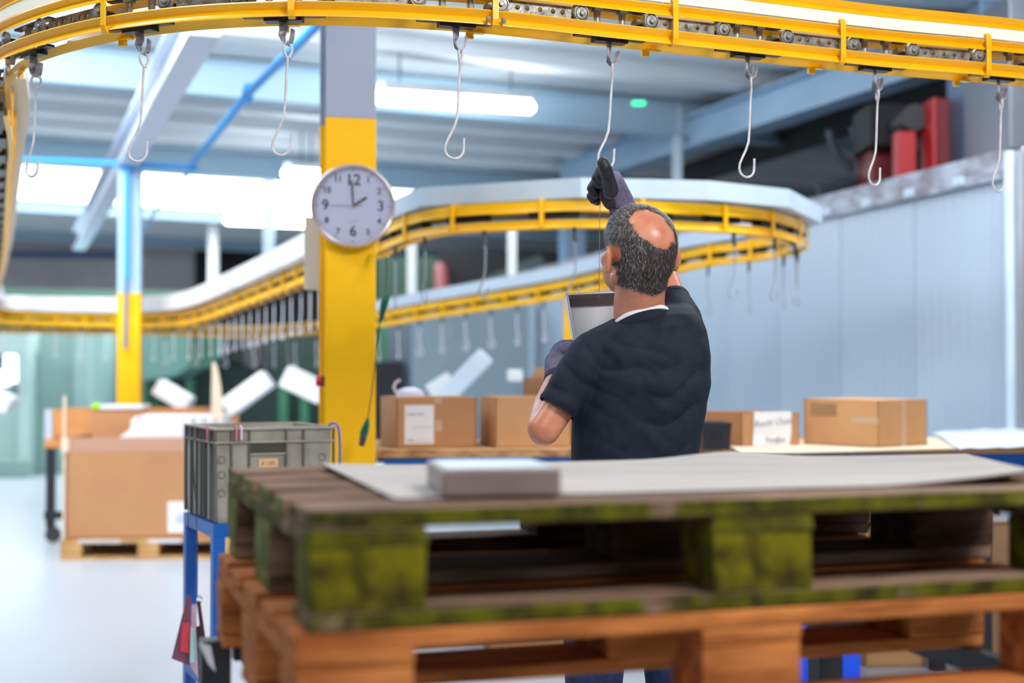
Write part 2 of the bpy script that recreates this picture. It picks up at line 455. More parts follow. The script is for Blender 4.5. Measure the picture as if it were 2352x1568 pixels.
# dark sheet added to stand for the unlit ceiling over the booth
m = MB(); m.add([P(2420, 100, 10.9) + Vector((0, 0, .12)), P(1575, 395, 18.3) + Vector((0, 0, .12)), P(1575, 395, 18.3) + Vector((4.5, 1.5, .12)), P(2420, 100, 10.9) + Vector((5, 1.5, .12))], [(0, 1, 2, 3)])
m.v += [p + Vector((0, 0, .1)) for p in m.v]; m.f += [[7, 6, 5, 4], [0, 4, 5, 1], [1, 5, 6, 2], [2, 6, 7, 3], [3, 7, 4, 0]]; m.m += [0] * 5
build('ceiling_shade_sheet', m, mat('ceiling_shade_grey', rgb(104, 110, 112), 0.7), ceil)

# booth wall (right): sandwich panels
BOOTH = mat('booth_panel_paint', rgb(178, 195, 211), 0.35, c2=rgb(170, 188, 205), scale=0.5)
BOOTHT = mat('booth_top_flashing', rgb(166, 176, 194), 0.45, c2=rgb(120, 112, 122), scale=5, stretch=(1, 1, 3))
p0 = P(2312, 355, 8.0); p1 = P(930, 700, 26.0); d = (p1 - p0); d.z = 0; Lw = d.length; d.normalize()
HB = p0.z
nrm = Vector((-d.y, d.x, 0))
if nrm.x > 0: nrm = -nrm
wr = thing('wall_right', None, None, (p0.x, p0.y, 0)); wr['kind'] = 'structure'; del_ = 0
pw = 0.98; s0 = 0; i = 0
while s0 < Lw:
    e = min(s0 + pw, Lw)
    a = p0 + d * (s0 + .006); b2 = p0 + d * (e - .006); a.z = b2.z = 0
    m = MB(); M3 = Matrix((d, nrm, Vector((0, 0, 1)))).transposed()
    cc = (a + b2) / 2 - nrm * 0.05; cc.z = HB / 2
    m.box(cc, ((b2 - a).length, 0.1, HB), M3)
    q = 0.05
    while q < (b2 - a).length:
        rr = a + d * q + nrm * 0.0015; rr.z = HB / 2
        m.box(rr, (0.03, 0.003, HB), M3); q += 0.1
    build('wall_panel', m, BOOTH, wr); s0 = e
m = MB(); a = p0.copy(); b2 = p0 + d * Lw
a.z = b2.z = HB - .06; m.bar(a + nrm * .02, b2 + nrm * .02, 0.06, 0.16); build('top_flashing', m, BOOTHT, wr)
q = 0.4
while q < 6:
    m = MB(); c_ = p0 + d * q + nrm * .055; c_.z = HB - .1; m.box(c_, (.10, .02, .05), M3); q += 0.55
    build('flashing_clip', m, TRAYG, wr)
# back side of booth ceiling so that it reads as a volume
m = MB(); a = p0.copy(); b2 = p0 + d * Lw; a.z = b2.z = HB - .02
m.add([a, b2, b2 + Vector((3, .8, 0)), a + Vector((3, .8, 0)), a - Vector((0, 0, .06)), b2 - Vector((0, 0, .06)), b2 + Vector((3, .8, -.06)), a + Vector((3, .8, -.06))], [(3, 2, 1, 0), (4, 5, 6, 7), (0, 1, 5, 4), (1, 2, 6, 5), (2, 3, 7, 6), (3, 0, 4, 7)])
build('booth_roof', m, BOOTHT, wr)
# stainless corner panel nearer the camera
SST = mat('brushed_stainless', rgb(176, 174, 178), 0.32, 0.8, c2=rgb(150, 150, 156), scale=2, stretch=(1, 1, .3))
m = MB(); a = P(2318, 350, 7.9); m.span((a.x, 7.7, 0), (a.x + 1.8, 7.9, a.z)); build('stainless_panel', m, SST, wr, bevel=.01)
m = MB(); m.cyl((a.x - .01, 7.86, 0), (a.x - .01, 7.86, a.z), .035, 12); build('corner_trim', m, TRAYG, wr, smooth=True)

# ================================================================== COLUMNS
def hcol(name, label, px0, px1, d, ysplit, top, mats, rot=ALPHA, width=0.2, group=None):
    c = WX((px0 + px1) / 2, d, 0); t = thing(name, label, 'column', c, rot, group)
    Zs = P(px0, ysplit, d).z if ysplit else 0
    for nm, z0, z1, mt in (('painted_lower_shaft', 0, Zs, mats[0]), ('upper_shaft', Zs, top, mats[1])):
        if z1 - z0 < .01: continue
        m = MB(); w2 = width / 2; zc = (z0 + z1) / 2; h = z1 - z0
        m.box((0, -w2, zc), (width, .016, h)); m.box((0, w2, zc), (width, .016, h)); m.box((0, 0, zc), (.012, width - .016, h))
        build(nm, m, mt, t, t, bevel=.003)
    m = MB(); m.box((0, 0, .01), (width * 1.5, width * 1.5, .02)); build('base_plate', m, mats[0], t, t)
    return t
# front pillar: front flange centre is at about px 804
col1 = hcol('steel_column', 'yellow and grey steel column that carries the round clock', 738, 856, 5.7, 281, 4.04, (YELP, GRYP), R(14), 0.2)
colL = hcol('steel_column', 'far yellow and blue-grey column with a blue pipe running down it', 272, 323, 11.8, 674, P(292, 372, 11.8).z, (YELP, BLGR), R(10), 0.185)
colB = hcol('steel_column', 'plain blue-grey column behind the looping conveyor', 1288, 1341, 19.6, None, 3.9, (BLGR, BLGR), R(10), 0.3)
# blue pipe on the left column with pipework
tp = thing('blue_pipework', 'blue compressed-air pipes crossing above and down the far column', 'pipe', P(292, 900, 11.62))
m = MB(); m.tube([P(292, 372, 11.62), P(292, 640, 11.62)], .023, 10); build('drop_pipe', m, BLUE2, tp, smooth=True)
m = MB(); m.tube([P(290, 640, 11.62), P(288, 800, 11.62)], .016, 10); build('drop_hose', m, mat('blue_grey_hose', rgb(84, 120, 150), .5), tp, smooth=True)
m = MB(); m.tube([P(-60, 360, 11.66), P(290, 376, 11.66), P(455, 386, 11.66)], .022, 10); build('cross_pipe', m, BLUE2, tp, smooth=True)
m = MB(); m.ell(P(292, 378, 11.62), (.09, .07, .045)); build('pipe_joint', m, BLUE2, tp, smooth=True)
m = MB(); m.tube([P(740, 45, 6.8), P(570, 215, 8.95), P(440, 380, 11.66)], .027, 10); build('diagonal_pipe', m, BLUE2, tp, smooth=True)
m = MB(); m.cyl(P(572, 200, 8.9), P(568, 228, 9.0), .036, 10); build('pipe_collar', m, BLUE2, tp, smooth=True)
m = MB(); m.tube([P(440, 392, 11.66), P(375, 460, 12.9), P(325, 530, 14.3)], .016, 8); build('thin_pipe', m, mat('pale_blue_pipe', rgb(110, 176, 214.3), .4), tp, smooth=True)
m = MB(); m.tube([P(20, 584, 29.8), P(272, 586, 29.8)], .07, 8); build('wall_pipe', m, mat('slate_blue_pipe', rgb(84, 118, 160), .5), tp, smooth=True)

# ================================================================== LAMPS
def lamp(pa, pb, d0, d1, label):
    a = P(pa[0], pa[1], d0); b_ = P(pb[0], pb[1], d1)
    t = thing('tube_lamp', label, 'lamp', (a + b_) / 2)
    m = MB(); m.caps(a, .055, b_, .055, 12, 3); build('tube', m, TUBE, t, smooth=True)
    m = MB(); m.bar(a + Vector((0, 0, .09)), b_ + Vector((0, 0, .09)), .12, .07); build('housing', m, TRAYW, t)
    m = MB(); dd = (b_ - a).normalized()
    for q in (a + dd * .2, b_ - dd * .2): m.cyl(q + Vector((0, 0, .1)), Vector((q.x, q.y, CH + HC + .05)), .008, 6)
    build('suspension_wire', m, DKST, t)
lamp((872, 224), (1214, 246), 11.6, 12.6, 'long glowing tube lamp right of the near column')
lamp((660, 398), (745, 404), 15.5, 15.9, 'tube lamp partly hidden behind the clock, over the roof lights')
lamp((525, 505), (608, 508), 19.5, 19.9, 'left one of the two short far lamps left of the clock')
lamp((630, 510), (705, 513), 19.5, 19.9, 'right one of the two short far lamps left of the clock')
m = MB(); m.box(P(1467, 237, 12.4), (.11, .03, .03)); tag(build('exit_light', m, emis('green_glow', (.05, .9, .35, 1), 2.0)), 'small green glowing sign light under the roof deck', 'light')

# ================================================================== CONVEYOR
V_F = [(-.014, .031), (.001, .016), (-.012, .0), (-.012, -.003), (.005, .016), (-.012, .034)]      # groove profile, mouth towards -n
def offs(prof, dn, dz, flip=False): return [((-a if flip else a) + dn, b_ + dz) for a, b_ in (prof if not flip else prof)]
# path nodes at the underside of the rails, found from the hooks' tops
ZT = 2.1555
NEAR = [PZ(px, py, ZT) for px, py in ((75, 135), (313, 80), (663, 55), (1043, 68), (1397, 103), (1720, 137), (2010, 167), (2290, 190))]
e = (NEAR[-1] - NEAR[-3]).normalized()
near_nodes = [NEAR[-1] + e * 2.2, NEAR[-1] + e * 1.1] + NEAR[::-1] + [PZ(-8, 190, ZT), PZ(-8, 262, ZT)]
pn = Path(near_nodes, 0.03)
# travelling right -> left: +n (right of travel) is the FAR side, -n the camera side
tn = thing('conveyor_track', 'near curved yellow twin-rail overhead conveyor track crossing the top of the photo', 'conveyor', (NEAR[4].x, NEAR[4].y, ZT))
G = .034
V_U = [(-.012, .024), (.000, .013), (-.012, .0), (-.012, -.003), (.004, .013), (-.012, .027)]
for dz, nm, V_ in ((.010, 'lower_rail', V_F), (.083, 'upper_rail', V_U)):
    m = MB(); m.sweep(pn.p, offs(V_, -G, dz)); build(nm, m, YEL, tn, smooth=True)
    m = MB(); m.sweep(pn.p, offs(V_, G, dz, True)[::-1]); build(nm, m, YEL, tn, smooth=True)
m = MB(); m.sweep(pn.p, [(-.042, .115), (-.039, .115), (-.039, .146), (-.010, .146), (-.010, .149), (-.042, .149)]); build('top_guide', m, mat('guide_white_reflection', rgb(250, 246, 226), .35), tn, smooth=True, label='top guide with painted white reflection')  # white reflection on the guide is put into its colour
m = MB(); m.sweep(pn.p, [(-.044, .150), (-.032, .162), (-.044, .176), (-.044, .179), (-.028, .163), (-.010, .150), (-.010, .147), (-.044, .147)]); build('top_angle', m, YEL, tn, smooth=True)
# C-shaped stiffeners
for px in (2600, 2247, 1912, 1530, 1118, 672, 268, 12):
    if px == 2600: s_ = pn.near(NEAR[-1] + e * .62)
    else:
        q = min(range(400), key=lambda k: abs((lambda v: 1176 + F * v.x / v.y)(pn.at(pn.L * (.08 + .92 * k / 400))) - px) if pn.at(pn.L * (.08 + .92 * k / 400)).y < 5 else 1e9)
        s_ = pn.L * (.08 + .92 * q / 400)
    fr = frame_at(pn.at(s_), pn.tan(s_))
    # frame y = left of travel = camera side
    m = MB(); w2 = .008
    pr = [(.030, .010), (.043, .006), (.050, .012), (.052, .024), (.052, .112), (.047, .120), (.0, .122), (.0, .128), (.052, .126), (.057, .116), (.057, .020), (.053, .006), (.044, .0), (.028, .005)]
    m.loft([[Vector((-w2, y_, z_)) for y_, z_ in pr], [Vector((w2, y_, z_)) for y_, z_ in pr]])
    build('stiffener_bracket', m, YEL, tn, fr, bevel=.001)
    m = MB(); m.box((.02, -.038, .006), (.045, .02, .004)); m.box((.035, -.045, -.002), (.02, .012, .014)); build('splice_tab', m, YEL, tn, fr)
    if px in (1118, 12):
        for sx in (-1, 1):
            m = MB(); m.tube([(sx * .016, .056, .018), (sx * .024, .056, .018)], .0075, 6); build('splice_bolt', m, STEEL, tn, fr)
tc_ = thing('conveyor_chain', 'steel roller chain with perforated links riding inside the near yellow track', 'chain', (NEAR[4].x, NEAR[4].y, ZT + .02))
def wheel(y):
    m = MB(); M = Matrix.Translation((0, y, .052)) @ Matrix.Rotation(R(90), 4, 'X')
    # M maps z -> -y ; camera side is +y in this frame so build symmetric
    m.lathe([(.0, -.004), (.0205, -.004), (.0215, -.002), (.0215, .002), (.0205, .004), (.0185, .0045), (.0180, .0025), (.0165, .0025), (.0162, .0045), (.009, .0045), (.0085, .003), (.0062, .003), (.006, .008), (.0, .008)], 28, M)
    m.lathe([(.0, .004), (.0205, .004), (.0, .0045)], 28, M)
    m.f += []; return m
def ringmats(o): return o
darkw = MB()
hook_s = [pn.near(q) for q in NEAR]
hook_s = hook_s[::-1]
pitch = (hook_s[-1] - hook_s[0]) / 7
allh = [hook_s[0] - pitch] + hook_s + [hook_s[-1] + pitch]
proto = None
def flip(m): m.v = [Vector((p.x, p.y, p.z)) for p in m.v]; return m
wheelA = None; plateA = None; pinA = None; barA = None
for i, s_ in enumerate(allh):
    if s_ < 0.05 or s_ > pn.L - .02: continue
    nx = allh[i + 1] - s_ if i + 1 < len(allh) else pitch
    for off in (-.101, .101, ):
        q = s_ + off
        if q > pn.L - .02: continue
        for side in (1, -1):
            fr = frame_at(pn.at(q), pn.tan(q)) @ (Matrix.Identity(4) if side == 1 else Matrix.Rotation(PI, 4, 'Z'))
            if wheelA is None:
                m = MB(); M = Matrix.Translation((0, .036, .0625)) @ Matrix.Rotation(R(-90), 4, 'X')   # z -> +y
                m.lathe([(.0001, -.006), (.0205, -.006), (.0215, -.004), (.0215, .003), (.0205, .005), (.0178, .005), (.0174, .003), (.0158, .003), (.0154, .005), (.0090, .005), (.0086, .0035), (.0001, .0035)], 28, M)
                wheelA = build('roller', m, STEEL, tc_, fr, smooth=True)
                m = MB(); m.lathe([(.0001, .0030), (.0176, .0030), (.0176, .0034), (.0157, .0034), (.0157, .003)], 28, M); sub = build('bearing_seal', m, DARKM, wheelA, fr, smooth=True)
                m = MB(); m.lathe([(.0001, .003), (.0060, .003), (.0060, .0085), (.0048, .010), (.0001, .010)], 16, M); build('axle_end', m, STEEL, wheelA, fr, smooth=True)
                W0 = WM[wheelA.name]; F0 = fr
            else:
                dup(wheelA, fr @ F0.inverted() @ W0, tc_)
    # perforated link towards the next unit
    a_, c_ = s_ + .101, s_ + nx - .101
    if c_ < pn.L - .02:
        mid = (a_ + c_) / 2; pa, pc = pn.at(a_), pn.at(c_); fr = frame_at((pa + pc) / 2, pc - pa); hl = (pc - pa).length / 2 - .022
        holes = [-.062, -.036, 0.0, .036, .062]; rad = .0065
        # plate with real holes: strips of quads around square-octagon holes
        for side in (.026, -.026):
            y0 = side; m = MB()
            xs = [-hl] + [h for h in holes] + [hl]
            zc, hz = .0625, .0155
            segs = []
            last = -hl
            for h in holes:
                if abs(h) + rad + .002 > hl: continue
                m.box(((last + h - rad - .003) / 2, y0, zc), (h - rad - .003 - last, .003, 2 * hz))
                ring_o = []; ring_i = []
                k = 12
                e_ = rad + .003
                for j in range(k):
                    an = 2 * PI * j / k
                    cx, cz = math.cos(an), math.sin(an)
                    f_ = 1 / max(abs(cx) / e_, abs(cz) / hz)
                    ring_o.append((h + cx * f_, zc + cz * f_)); ring_i.append((h + cx * rad, zc + cz * rad))
                for dy in (-.0015, .0015):
                    base = len(m.v); m.v += [Vector((x_, y0 + dy, z_)) for x_, z_ in ring_o] + [Vector((x_, y0 + dy, z_)) for x_, z_ in ring_i]
                    for j in range(k):
                        j2 = (j + 1) % k; m.f.append([base + j, base + j2, base + k + j2, base + k + j]); m.m.append(0)
                last = h + e_
            m.box(((last + hl) / 2, y0, zc), (hl - last, .003, 2 * hz))
            build('perforated_link', m, STEEL, tc_, fr, kind=None)
    fr = frame_at(pn.at(s_), pn.tan(s_))
    for off in (-.036, .036):
        m = MB(); m.cyl((off, 0, .02), (off, 0, .083), .009, 12); m.box((off, 0, .086), (.022, .022, .008))
        build('vertical_pin', m, STEEL, tc_, fr, smooth=False)
    m = MB(); m.bar((-.1, 0, .091), (.1, 0, .091), .02, .006); m.bar((-.1, 0, .018), (.1, 0, .018), .02, .006)
    m2 = MB(); m2.cyl((-.101, -.03, .0625), (-.101, .03, .0625), .006, 8); build('axle', m2, DARKM, tc_, fr); m2 = MB(); m2.cyl((.101, -.03, .0625), (.101, .03, .0625), .006, 8); build('axle', m2, DARKM, tc_, fr)
    build('link_arm', m, DARKM, tc_, fr)
    m = MB(); m.box((0, 0, .010), (.092, .034, .011)); build('carrier_bar', m, DARKM, tc_, fr, bevel=.001)

# near hooks
def arc(c, r, a0, a1, n, ax=(1, 0, 0), ay=(0, 0, 1)):
    c = Vector(c); ax = Vector(ax); ay = Vector(ay)
    return [c + ax * r * math.cos(R(a0 + (a1 - a0) * i / n)) + ay * r * math.sin(R(a0 + (a1 - a0) * i / n)) for i in range(n + 1)]
NP = {}
def make_hook(label, fr, yaw, tilt=0.0):
    t = bpy.data.objects.new('hanging_hook', None); t.empty_display_size = .05
    Wt = fr @ Matrix.Rotation(PI + yaw, 4, 'Z') @ Matrix.Rotation(tilt, 4, 'Y')
    link(t, None, Wt); tag(t, label, 'hook', 'hooks hanging from the near track')
    # local x = picture right, y = away, z up; origin at rail underside
    m = MB()   # flat J bracket: strip bent, width in y
    pts = [(-.002, .0, .004), (-.001, 0, -.014), (-.005, 0, -.028), (-.001, 0, -.042), (.009, 0, -.051), (.018, 0, -.044), (.022, 0, -.030), (.023, 0, -.014)]
    rings = []
    for i, p in enumerate(pts):
        a_ = Vector(pts[max(i - 1, 0)]); b_ = Vector(pts[min(i + 1, len(pts) - 1)]); tg = (b_ - a_).normalized(); nn = Vector((-tg.z, 0, tg.x)) * .0019
        tw = Matrix.Rotation(R(70) * max(0, 1 - i / 3), 3, tg)
        hw = Vector((0, .0105, 0)); p = Vector(p)
        rings.append([p + tw @ (nn + hw), p + tw @ (nn - hw), p + tw @ (-nn - hw), p + tw @ (-nn + hw)])
    m.loft(rings); build('bracket', m, BRKM, t, t, smooth=False, bevel=.0006)
    m = MB(); r_ = .0032
    p = []
    # eye: teardrop loop hanging in the bracket's bend, turned across
    ex = Vector((.55, .83, 0)).normalized()
    eye = [Vector((.012, 0, -.083)) + ex * .002]
    for i in range(15):
        an = R(-60 + 300 * i / 14); eye.append(Vector((.010, 0, -.062)) + ex * .0125 * math.cos(an) + Vector((0, 0, .0155)) * math.sin(an))
    eye.append(Vector((.010, 0, -.084)))
    p = eye + [Vector((.008, 0, -.11)), Vector((.006, 0, -.15)), Vector((.004, 0, -.19)), Vector((.001, 0, -.222)), Vector((-.008, 0, -.246)), Vector((-.020, 0, -.268)), Vector((-.0275, 0, -.284))]
    p += arc((-.005, 0, -.294), .0235, 160, 355, 14)
    p += [Vector((.0190, 0, -.278)), Vector((.0195, 0, -.266))]
    m.tube(p, r_, 10); build('hook_rod', m, HOOKM, t, t, smooth=True)
    return t
hl = ['leftmost near hook, narrow side view, by the left yellow run', 'second near hook from the left, hanging over the far column top', 'near hook just left of the grey column top, over the bright roof', 'near hook right of the column, before the long tube lamp', 'near hook held by the gloved hand', 'near hook right of the man, above the conveyor loop', 'near hook hanging before the red machine', 'rightmost near hook by the silver duct']
hooks = []
yaws = [12, 20, -8, 0, 4, 0, 14, 10]
for i, q in enumerate(NEAR):
    s_ = pn.near(q); fr = frame_at(pn.at(s_), pn.tan(s_))
    hooks.append(make_hook(hl[i], fr, R(yaws[i]), R(1.2) if i == 4 else 0.0))

# far conveyor runs --------------------------------------------------------
def track(label, nodes, tray=None, tray_lin=None, step=.08, stiff=.42, hooks_=None, ph=.0, traylabel=None, tw=.16, tz=.115, th_=.12, rng=(0, 1e9), rm=YEL2, flat=False):
    p = Path(nodes, step)
    mid = p.at(p.L / 2); t = thing('conveyor_track', label, 'conveyor', mid)
    VL = [(-.010, .026), (-.003, .013), (-.010, .0), (-.010, -.004), (.001, .013), (-.010, .030)]
    VU = [(-.010, .040), (-.003, .020), (-.010, .0), (-.010, -.004), (.001, .020), (-.010, .044)]
    if flat:
        VL = [(-.012, -.004), (-.012, .034), (-.008, .034), (-.008, .0), (.004, .0), (.004, -.004)]
        VU = [(-.012, -.004), (-.012, .040), (.004, .044), (.004, .040), (-.008, .036), (-.008, -.004)]
    for dz, nm, V2 in ((-.056, 'lower_rail', VL), (.014, 'upper_rail', VU)):
        m = MB(); m.sweep(p.p, offs(V2, -.034, dz)); build(nm, m, rm, t, smooth=True)
        m = MB(); m.sweep(p.p, offs(V2, .034, dz, True)[::-1]); build(nm, m, rm, t, smooth=True)
    s_ = stiff * .4
    first = None
    while s_ < p.L:
        fr = frame_at(p.at(s_), p.tan(s_))
        if first is None:
            m = MB(); m.box((0, .052, 0), (.022, .008, .12)); m.box((0, -.052, 0), (.022, .008, .12)); m.box((0, 0, .06), (.022, .11, .006))
            first = build('stiffener_bracket', m, rm, t, fr); F1 = fr; W1 = WM[first.name]
        else: dup(first, fr @ F1.inverted() @ W1, t)
        s_ += stiff
    m = MB(); s_ = .1
    while s_ + .3 < p.L:
        a_, b_ = p.at(s_), p.at(s_ + .22); m.bar(a_, b_, .05, .032); m.bar(p.at(s_ + .22), p.at(s_ + .42), .02, .01)
        s_ += .42
    build('chain', m, DARKM, t, kind='stuff')
    if tray:
        q = tray_lin or p.p
        m = MB(); m.sweep(q, [(-tw, tz), (tw, tz), (tw, tz + th_), (tw - .006, tz + th_), (tw - .006, tz + .006), (-tw + .006, tz + .006), (-tw + .006, tz + th_), (-tw, tz + th_)]); build('drip_tray', m, tray, t)
    return t, p
hookfar = MB()
hookfar.tube([(0, 0, -.0), (0, 0, -.05), (.01, 0, -.06)], .009, 6, mi=1)
hookfar.tube([(.012, 0, -.045), (.0, .0, -.06), (.006, 0, -.08), (.004, 0, -.18), (-.006, 0, -.225), (-.027, 0, -.27)] + arc((-.005, 0, -.280), .0235, 160, 350, 8) + [(.019, 0, -.258)], .0042, 6)
HF = mat('far_hook_coating', rgb(228, 226, 236), .5)
HD = mat('far_pale_hook', rgb(150, 160, 174), .5); HB_ = mat('far_dark_bracket', rgb(70, 72, 82), .5)
hookproto = {}
ORD = ['first', 'second', 'third', 'fourth', 'fifth', 'sixth', 'seventh', 'eighth', 'ninth', 'tenth', 'eleventh', 'twelfth', 'thirteenth', 'fourteenth', 'fifteenth', 'sixteenth', 'seventeenth', 'eighteenth', 'nineteenth', 'twentieth']
def far_hooks(p, s0, s1, step, label, group, material, phase=0, end='left', rev=False):
    ss = []; s_ = s0
    while s_ < min(s1, p.L): ss.append(s_); s_ += step
    for k, s_ in enumerate(ss):
        q = len(ss) - 1 - k if rev else k
        lb = ORD[q] + ' ' + label + ', counted from the ' + end
        fr = frame_at(p.at(s_) - Vector((0, 0, .056)), p.tan(s_)) @ Matrix.Rotation(R(random.uniform(-25, 25)), 4, 'Z')
        if material.name not in hookproto:
            o = build('hanging_hook', hookfar, [material, HB_], None, fr); W_ = WM[o.name]; hookproto[material.name] = (o, fr.inverted() @ W_)
            tag(o, lb, 'hook', group)
        else:
            o0, D = hookproto[material.name]; o = dup(o0, fr @ D); tag(o, lb, 'hook', group)
left_nodes = [PZ(-8, 262, ZT) + Vector((-.01, 0, .052)), P(-1, 300, 5.05), P(-3, 380, 5.9), P(-4, 480, 7.5), P(-6, 560, 9.3), P(-18, 640, 11.2), P(-30, 690, 12.7)]
tL, pL = track('yellow overhead track running away along the left edge of the photo', left_nodes, CREAM, tw=.10, tz=.07, th_=.05, stiff=.30, flat=True)
A_nodes = [P(-30, 700, 12.9), P(-12, 722, 13.3), P(60, 729, 13.2), P(150, 732, 13.0), P(300, 735, 12.6), P(400, 732, 12.2), P(470, 721, 11.6), P(560, 688, 10.4), P(700, 632, 8.8), P(790, 592, 7.9), P(870, 560, 7.3)]
tA, pA = track('far yellow track that bends and climbs from the left towards the clock column', A_nodes, TRAYW, tw=.12, tz=.068, th_=.13, stiff=.35, flat=True)
B_nodes = [P(870, 560, 7.3), P(935, 530, 6.85), P(1000, 512, 6.55), P(1100, 501, 6.35), P(1350, 492, 6.2), P(1600, 500, 6.35), P(1740, 512, 6.7), P(1815, 532, 7.1), P(1832, 549, 7.6), P(1790, 566, 8.1), P(1700, 580, 8.5), P(1600, 594, 8.9), P(1300, 664, 10.3), P(1000, 712, 11.7), P(860, 737, 12.5)]
def lift(v, h): return v + Vector((0, 0, h))
tlin = [P(870, 560, 7.3), P(1000, 512, 6.55), P(1340, 496, 6.2), P(1600, 500, 6.35), P(1775, 513, 6.75), P(1850, 545, 7.4), P(1780, 566, 8.3), P(1600, 594, 8.9), P(1300, 664, 10.3), P(1000, 712, 11.7), P(860, 737, 12.5)]
tB, pB = track('yellow conveyor loop that turns back in front of the pale booth wall', B_nodes, TRAYG, tray_lin=tlin, tw=.085, tz=.072, th_=.085, stiff=.42)
C_nodes = [P(860, 737, 12.5), P(760, 750, 13.1), P(640, 760, 13.9), P(560, 762, 14.4), P(300, 756, 15.2), P(-60, 752, 15.8)]
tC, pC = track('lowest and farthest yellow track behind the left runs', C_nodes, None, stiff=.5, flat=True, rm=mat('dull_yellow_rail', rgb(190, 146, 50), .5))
far_hooks(pA, .2, 4.2, .31, 'pale hook under the far left straight track', 'hooks under the far straight run', HF)
far_hooks(pA, 4.2, pA.L - .3, .24, 'pale hook under the track climbing to the clock column', 'hooks under the climbing run', HF)
sB = pB.near(P(1832, 549, 7.6))
far_hooks(pB, .3, sB - .2, .42, 'dark-topped hook under the near side of the conveyor loop', 'hooks under the loop front', HD)
far_hooks(pB, sB, sB + 1.7, .42, 'hook just past the turn of the conveyor loop', 'hooks under the loop turn', HD, end='right')
far_hooks(pB, sB + 1.9, pB.L, .34, 'grey hook under the far returning run of the loop', 'hooks under the returning run', HF, rev=True)
far_hooks(pC, .6, 4.0, .42, 'hook under the lowest farthest track', 'hooks under the farthest run', HF, rev=True)
# hanger posts of the trays
for px, y1, d, wd, mt, lb in ((490, 700, 23.5, .15, WHITEB, 'white hanger post at the bend of the far track'), (617, 640, 19.0, .13, TRAYG, 'pale blue hanger post left of the clock column'),
        (946, 700, 14.0, .09, WHITEB, 'white post right of the clock column, under the loop'), (1176, 655, 13.6, .085, WHITEB, 'white post under the middle of the loop'), (1555, 440, 14.2, .09, TRAYG, 'pale hanger post above the loop tray')):
    b_ = P(px, y1, d); rest = 1
    a_ = Vector((b_.x, d, CH + HC + .1 - .02 * b_.x))
    if px in (946, 1176): a_ = P(px, 520, d)
    m = MB(); m.bar(a_, b_, wd, wd, (0, 1, 0)); tag(build('hanger_post', m, mt), lb, 'post')

# ================================================================== CLOCK on the near column
cc = P(810, 474, 5.56)
ck = thing('wall_clock', 'round silver-rimmed wall clock showing two o clock on the near column', 'clock', cc, R(11))
Mx = Matrix.Rotation(R(90), 4, 'X')          # z -> -y (towards the camera)
rc = .163
m = MB(); m.lathe([(rc - .006, -.0), (rc, .004), (rc + .002, .02), (rc, .034), (rc - .006, .040), (rc - .012, .036), (rc - .014, .022)], 64, Mx)
RIM = mat('rose_silver_rim', rgb(206, 186, 182), .25, .7)
build('rim', m, RIM, ck, ck, smooth=True)
m = MB(); m.lathe([(.0001, .020), (rc - .010, .020)], 64, Mx); m.lathe([(.0001, .0), (rc - .004, .0)], 64, Mx)
build('dial', m, mat('lavender_white_dial', rgb(198, 200, 226), .6), ck, ck)
m = MB()
def ckM(x, z, y=-.0215, a=0): return Matrix.Translation((x, y, z)) @ Matrix.Rotation(R(90), 4, 'X') @ Matrix.Rotation(a, 4, 'Z')
DKI = mat('charcoal_print', rgb(48, 52, 72), .6)
for k in range(1, 13):
    an = R(90 - 30 * k); big = k % 3 == 0; rr = .108 if big else .118
    if k in (12, 6): rr = .100
    textmesh(m, str(k), .062 if k in (12, ) else (.058 if big else .034), ckM(rr * math.cos(an), rr * math.sin(an)), bold=.0007)
build('numerals', m, DKI, ck, ck)
m = MB()
for k in range(60):
    an = R(6 * k); L_ = .006 if k % 5 else .009; w_ = .0006 if k % 5 else .0022
    r0 = .140
    m.box(((r0) * math.cos(an), -.0212, (r0) * math.sin(an)), (L_, .0006, w_ * 2), Matrix.Rotation(-an, 3, 'Y'))
build('minute_marks', m, DKI, ck, ck)
def hand(nm, ang, L_, back, w_, y_, mt):
    m = MB(); an = R(90 - ang); dx, dz = math.cos(an), math.sin(an)
    m.bar((-dx * back, y_, -dz * back), (dx * L_, y_, dz * L_), w_, .0012, (0, 1, 0)); build(nm, m, mt, ck, ck)
hand('minute_hand', -3.5, .098, .0, .0065, -.026, DKI); hand('hour_hand', 57, .062, 0, .0085, -.0245, DKI)
hand('second_hand', 269, .088, .036, .0022, -.0275, mat('grey_hand', rgb(120, 122, 140), .5))
m = MB(); m.lathe([(.0001, .020), (.006, .020), (.006, .029), (.0001, .029)], 16, Mx); build('centre_cap', m, mat('brass_cap', rgb(170, 120, 80), .3, .6), ck, ck)
gm, nt, b = newmat('clock_glass'); b.inputs['Base Color'].default_value = (1, 1, 1, 1); b.inputs['Roughness'].default_value = .02; b.inputs['Transmission Weight'].default_value = 1; b.inputs['IOR'].default_value = 1.05
m = MB(); m.lathe([(.0001, .034), (rc - .012, .033), (rc - .012, .0345), (.0001, .0355)], 48, Mx); build('glass', m, gm, ck, ck)
m = MB(); textmesh(m, 'QUARTZ', .008, ckM(.002, -.062)); build('dial_print', m, mat('faint_red_print', rgb(176, 150, 176), .6), ck, ck)

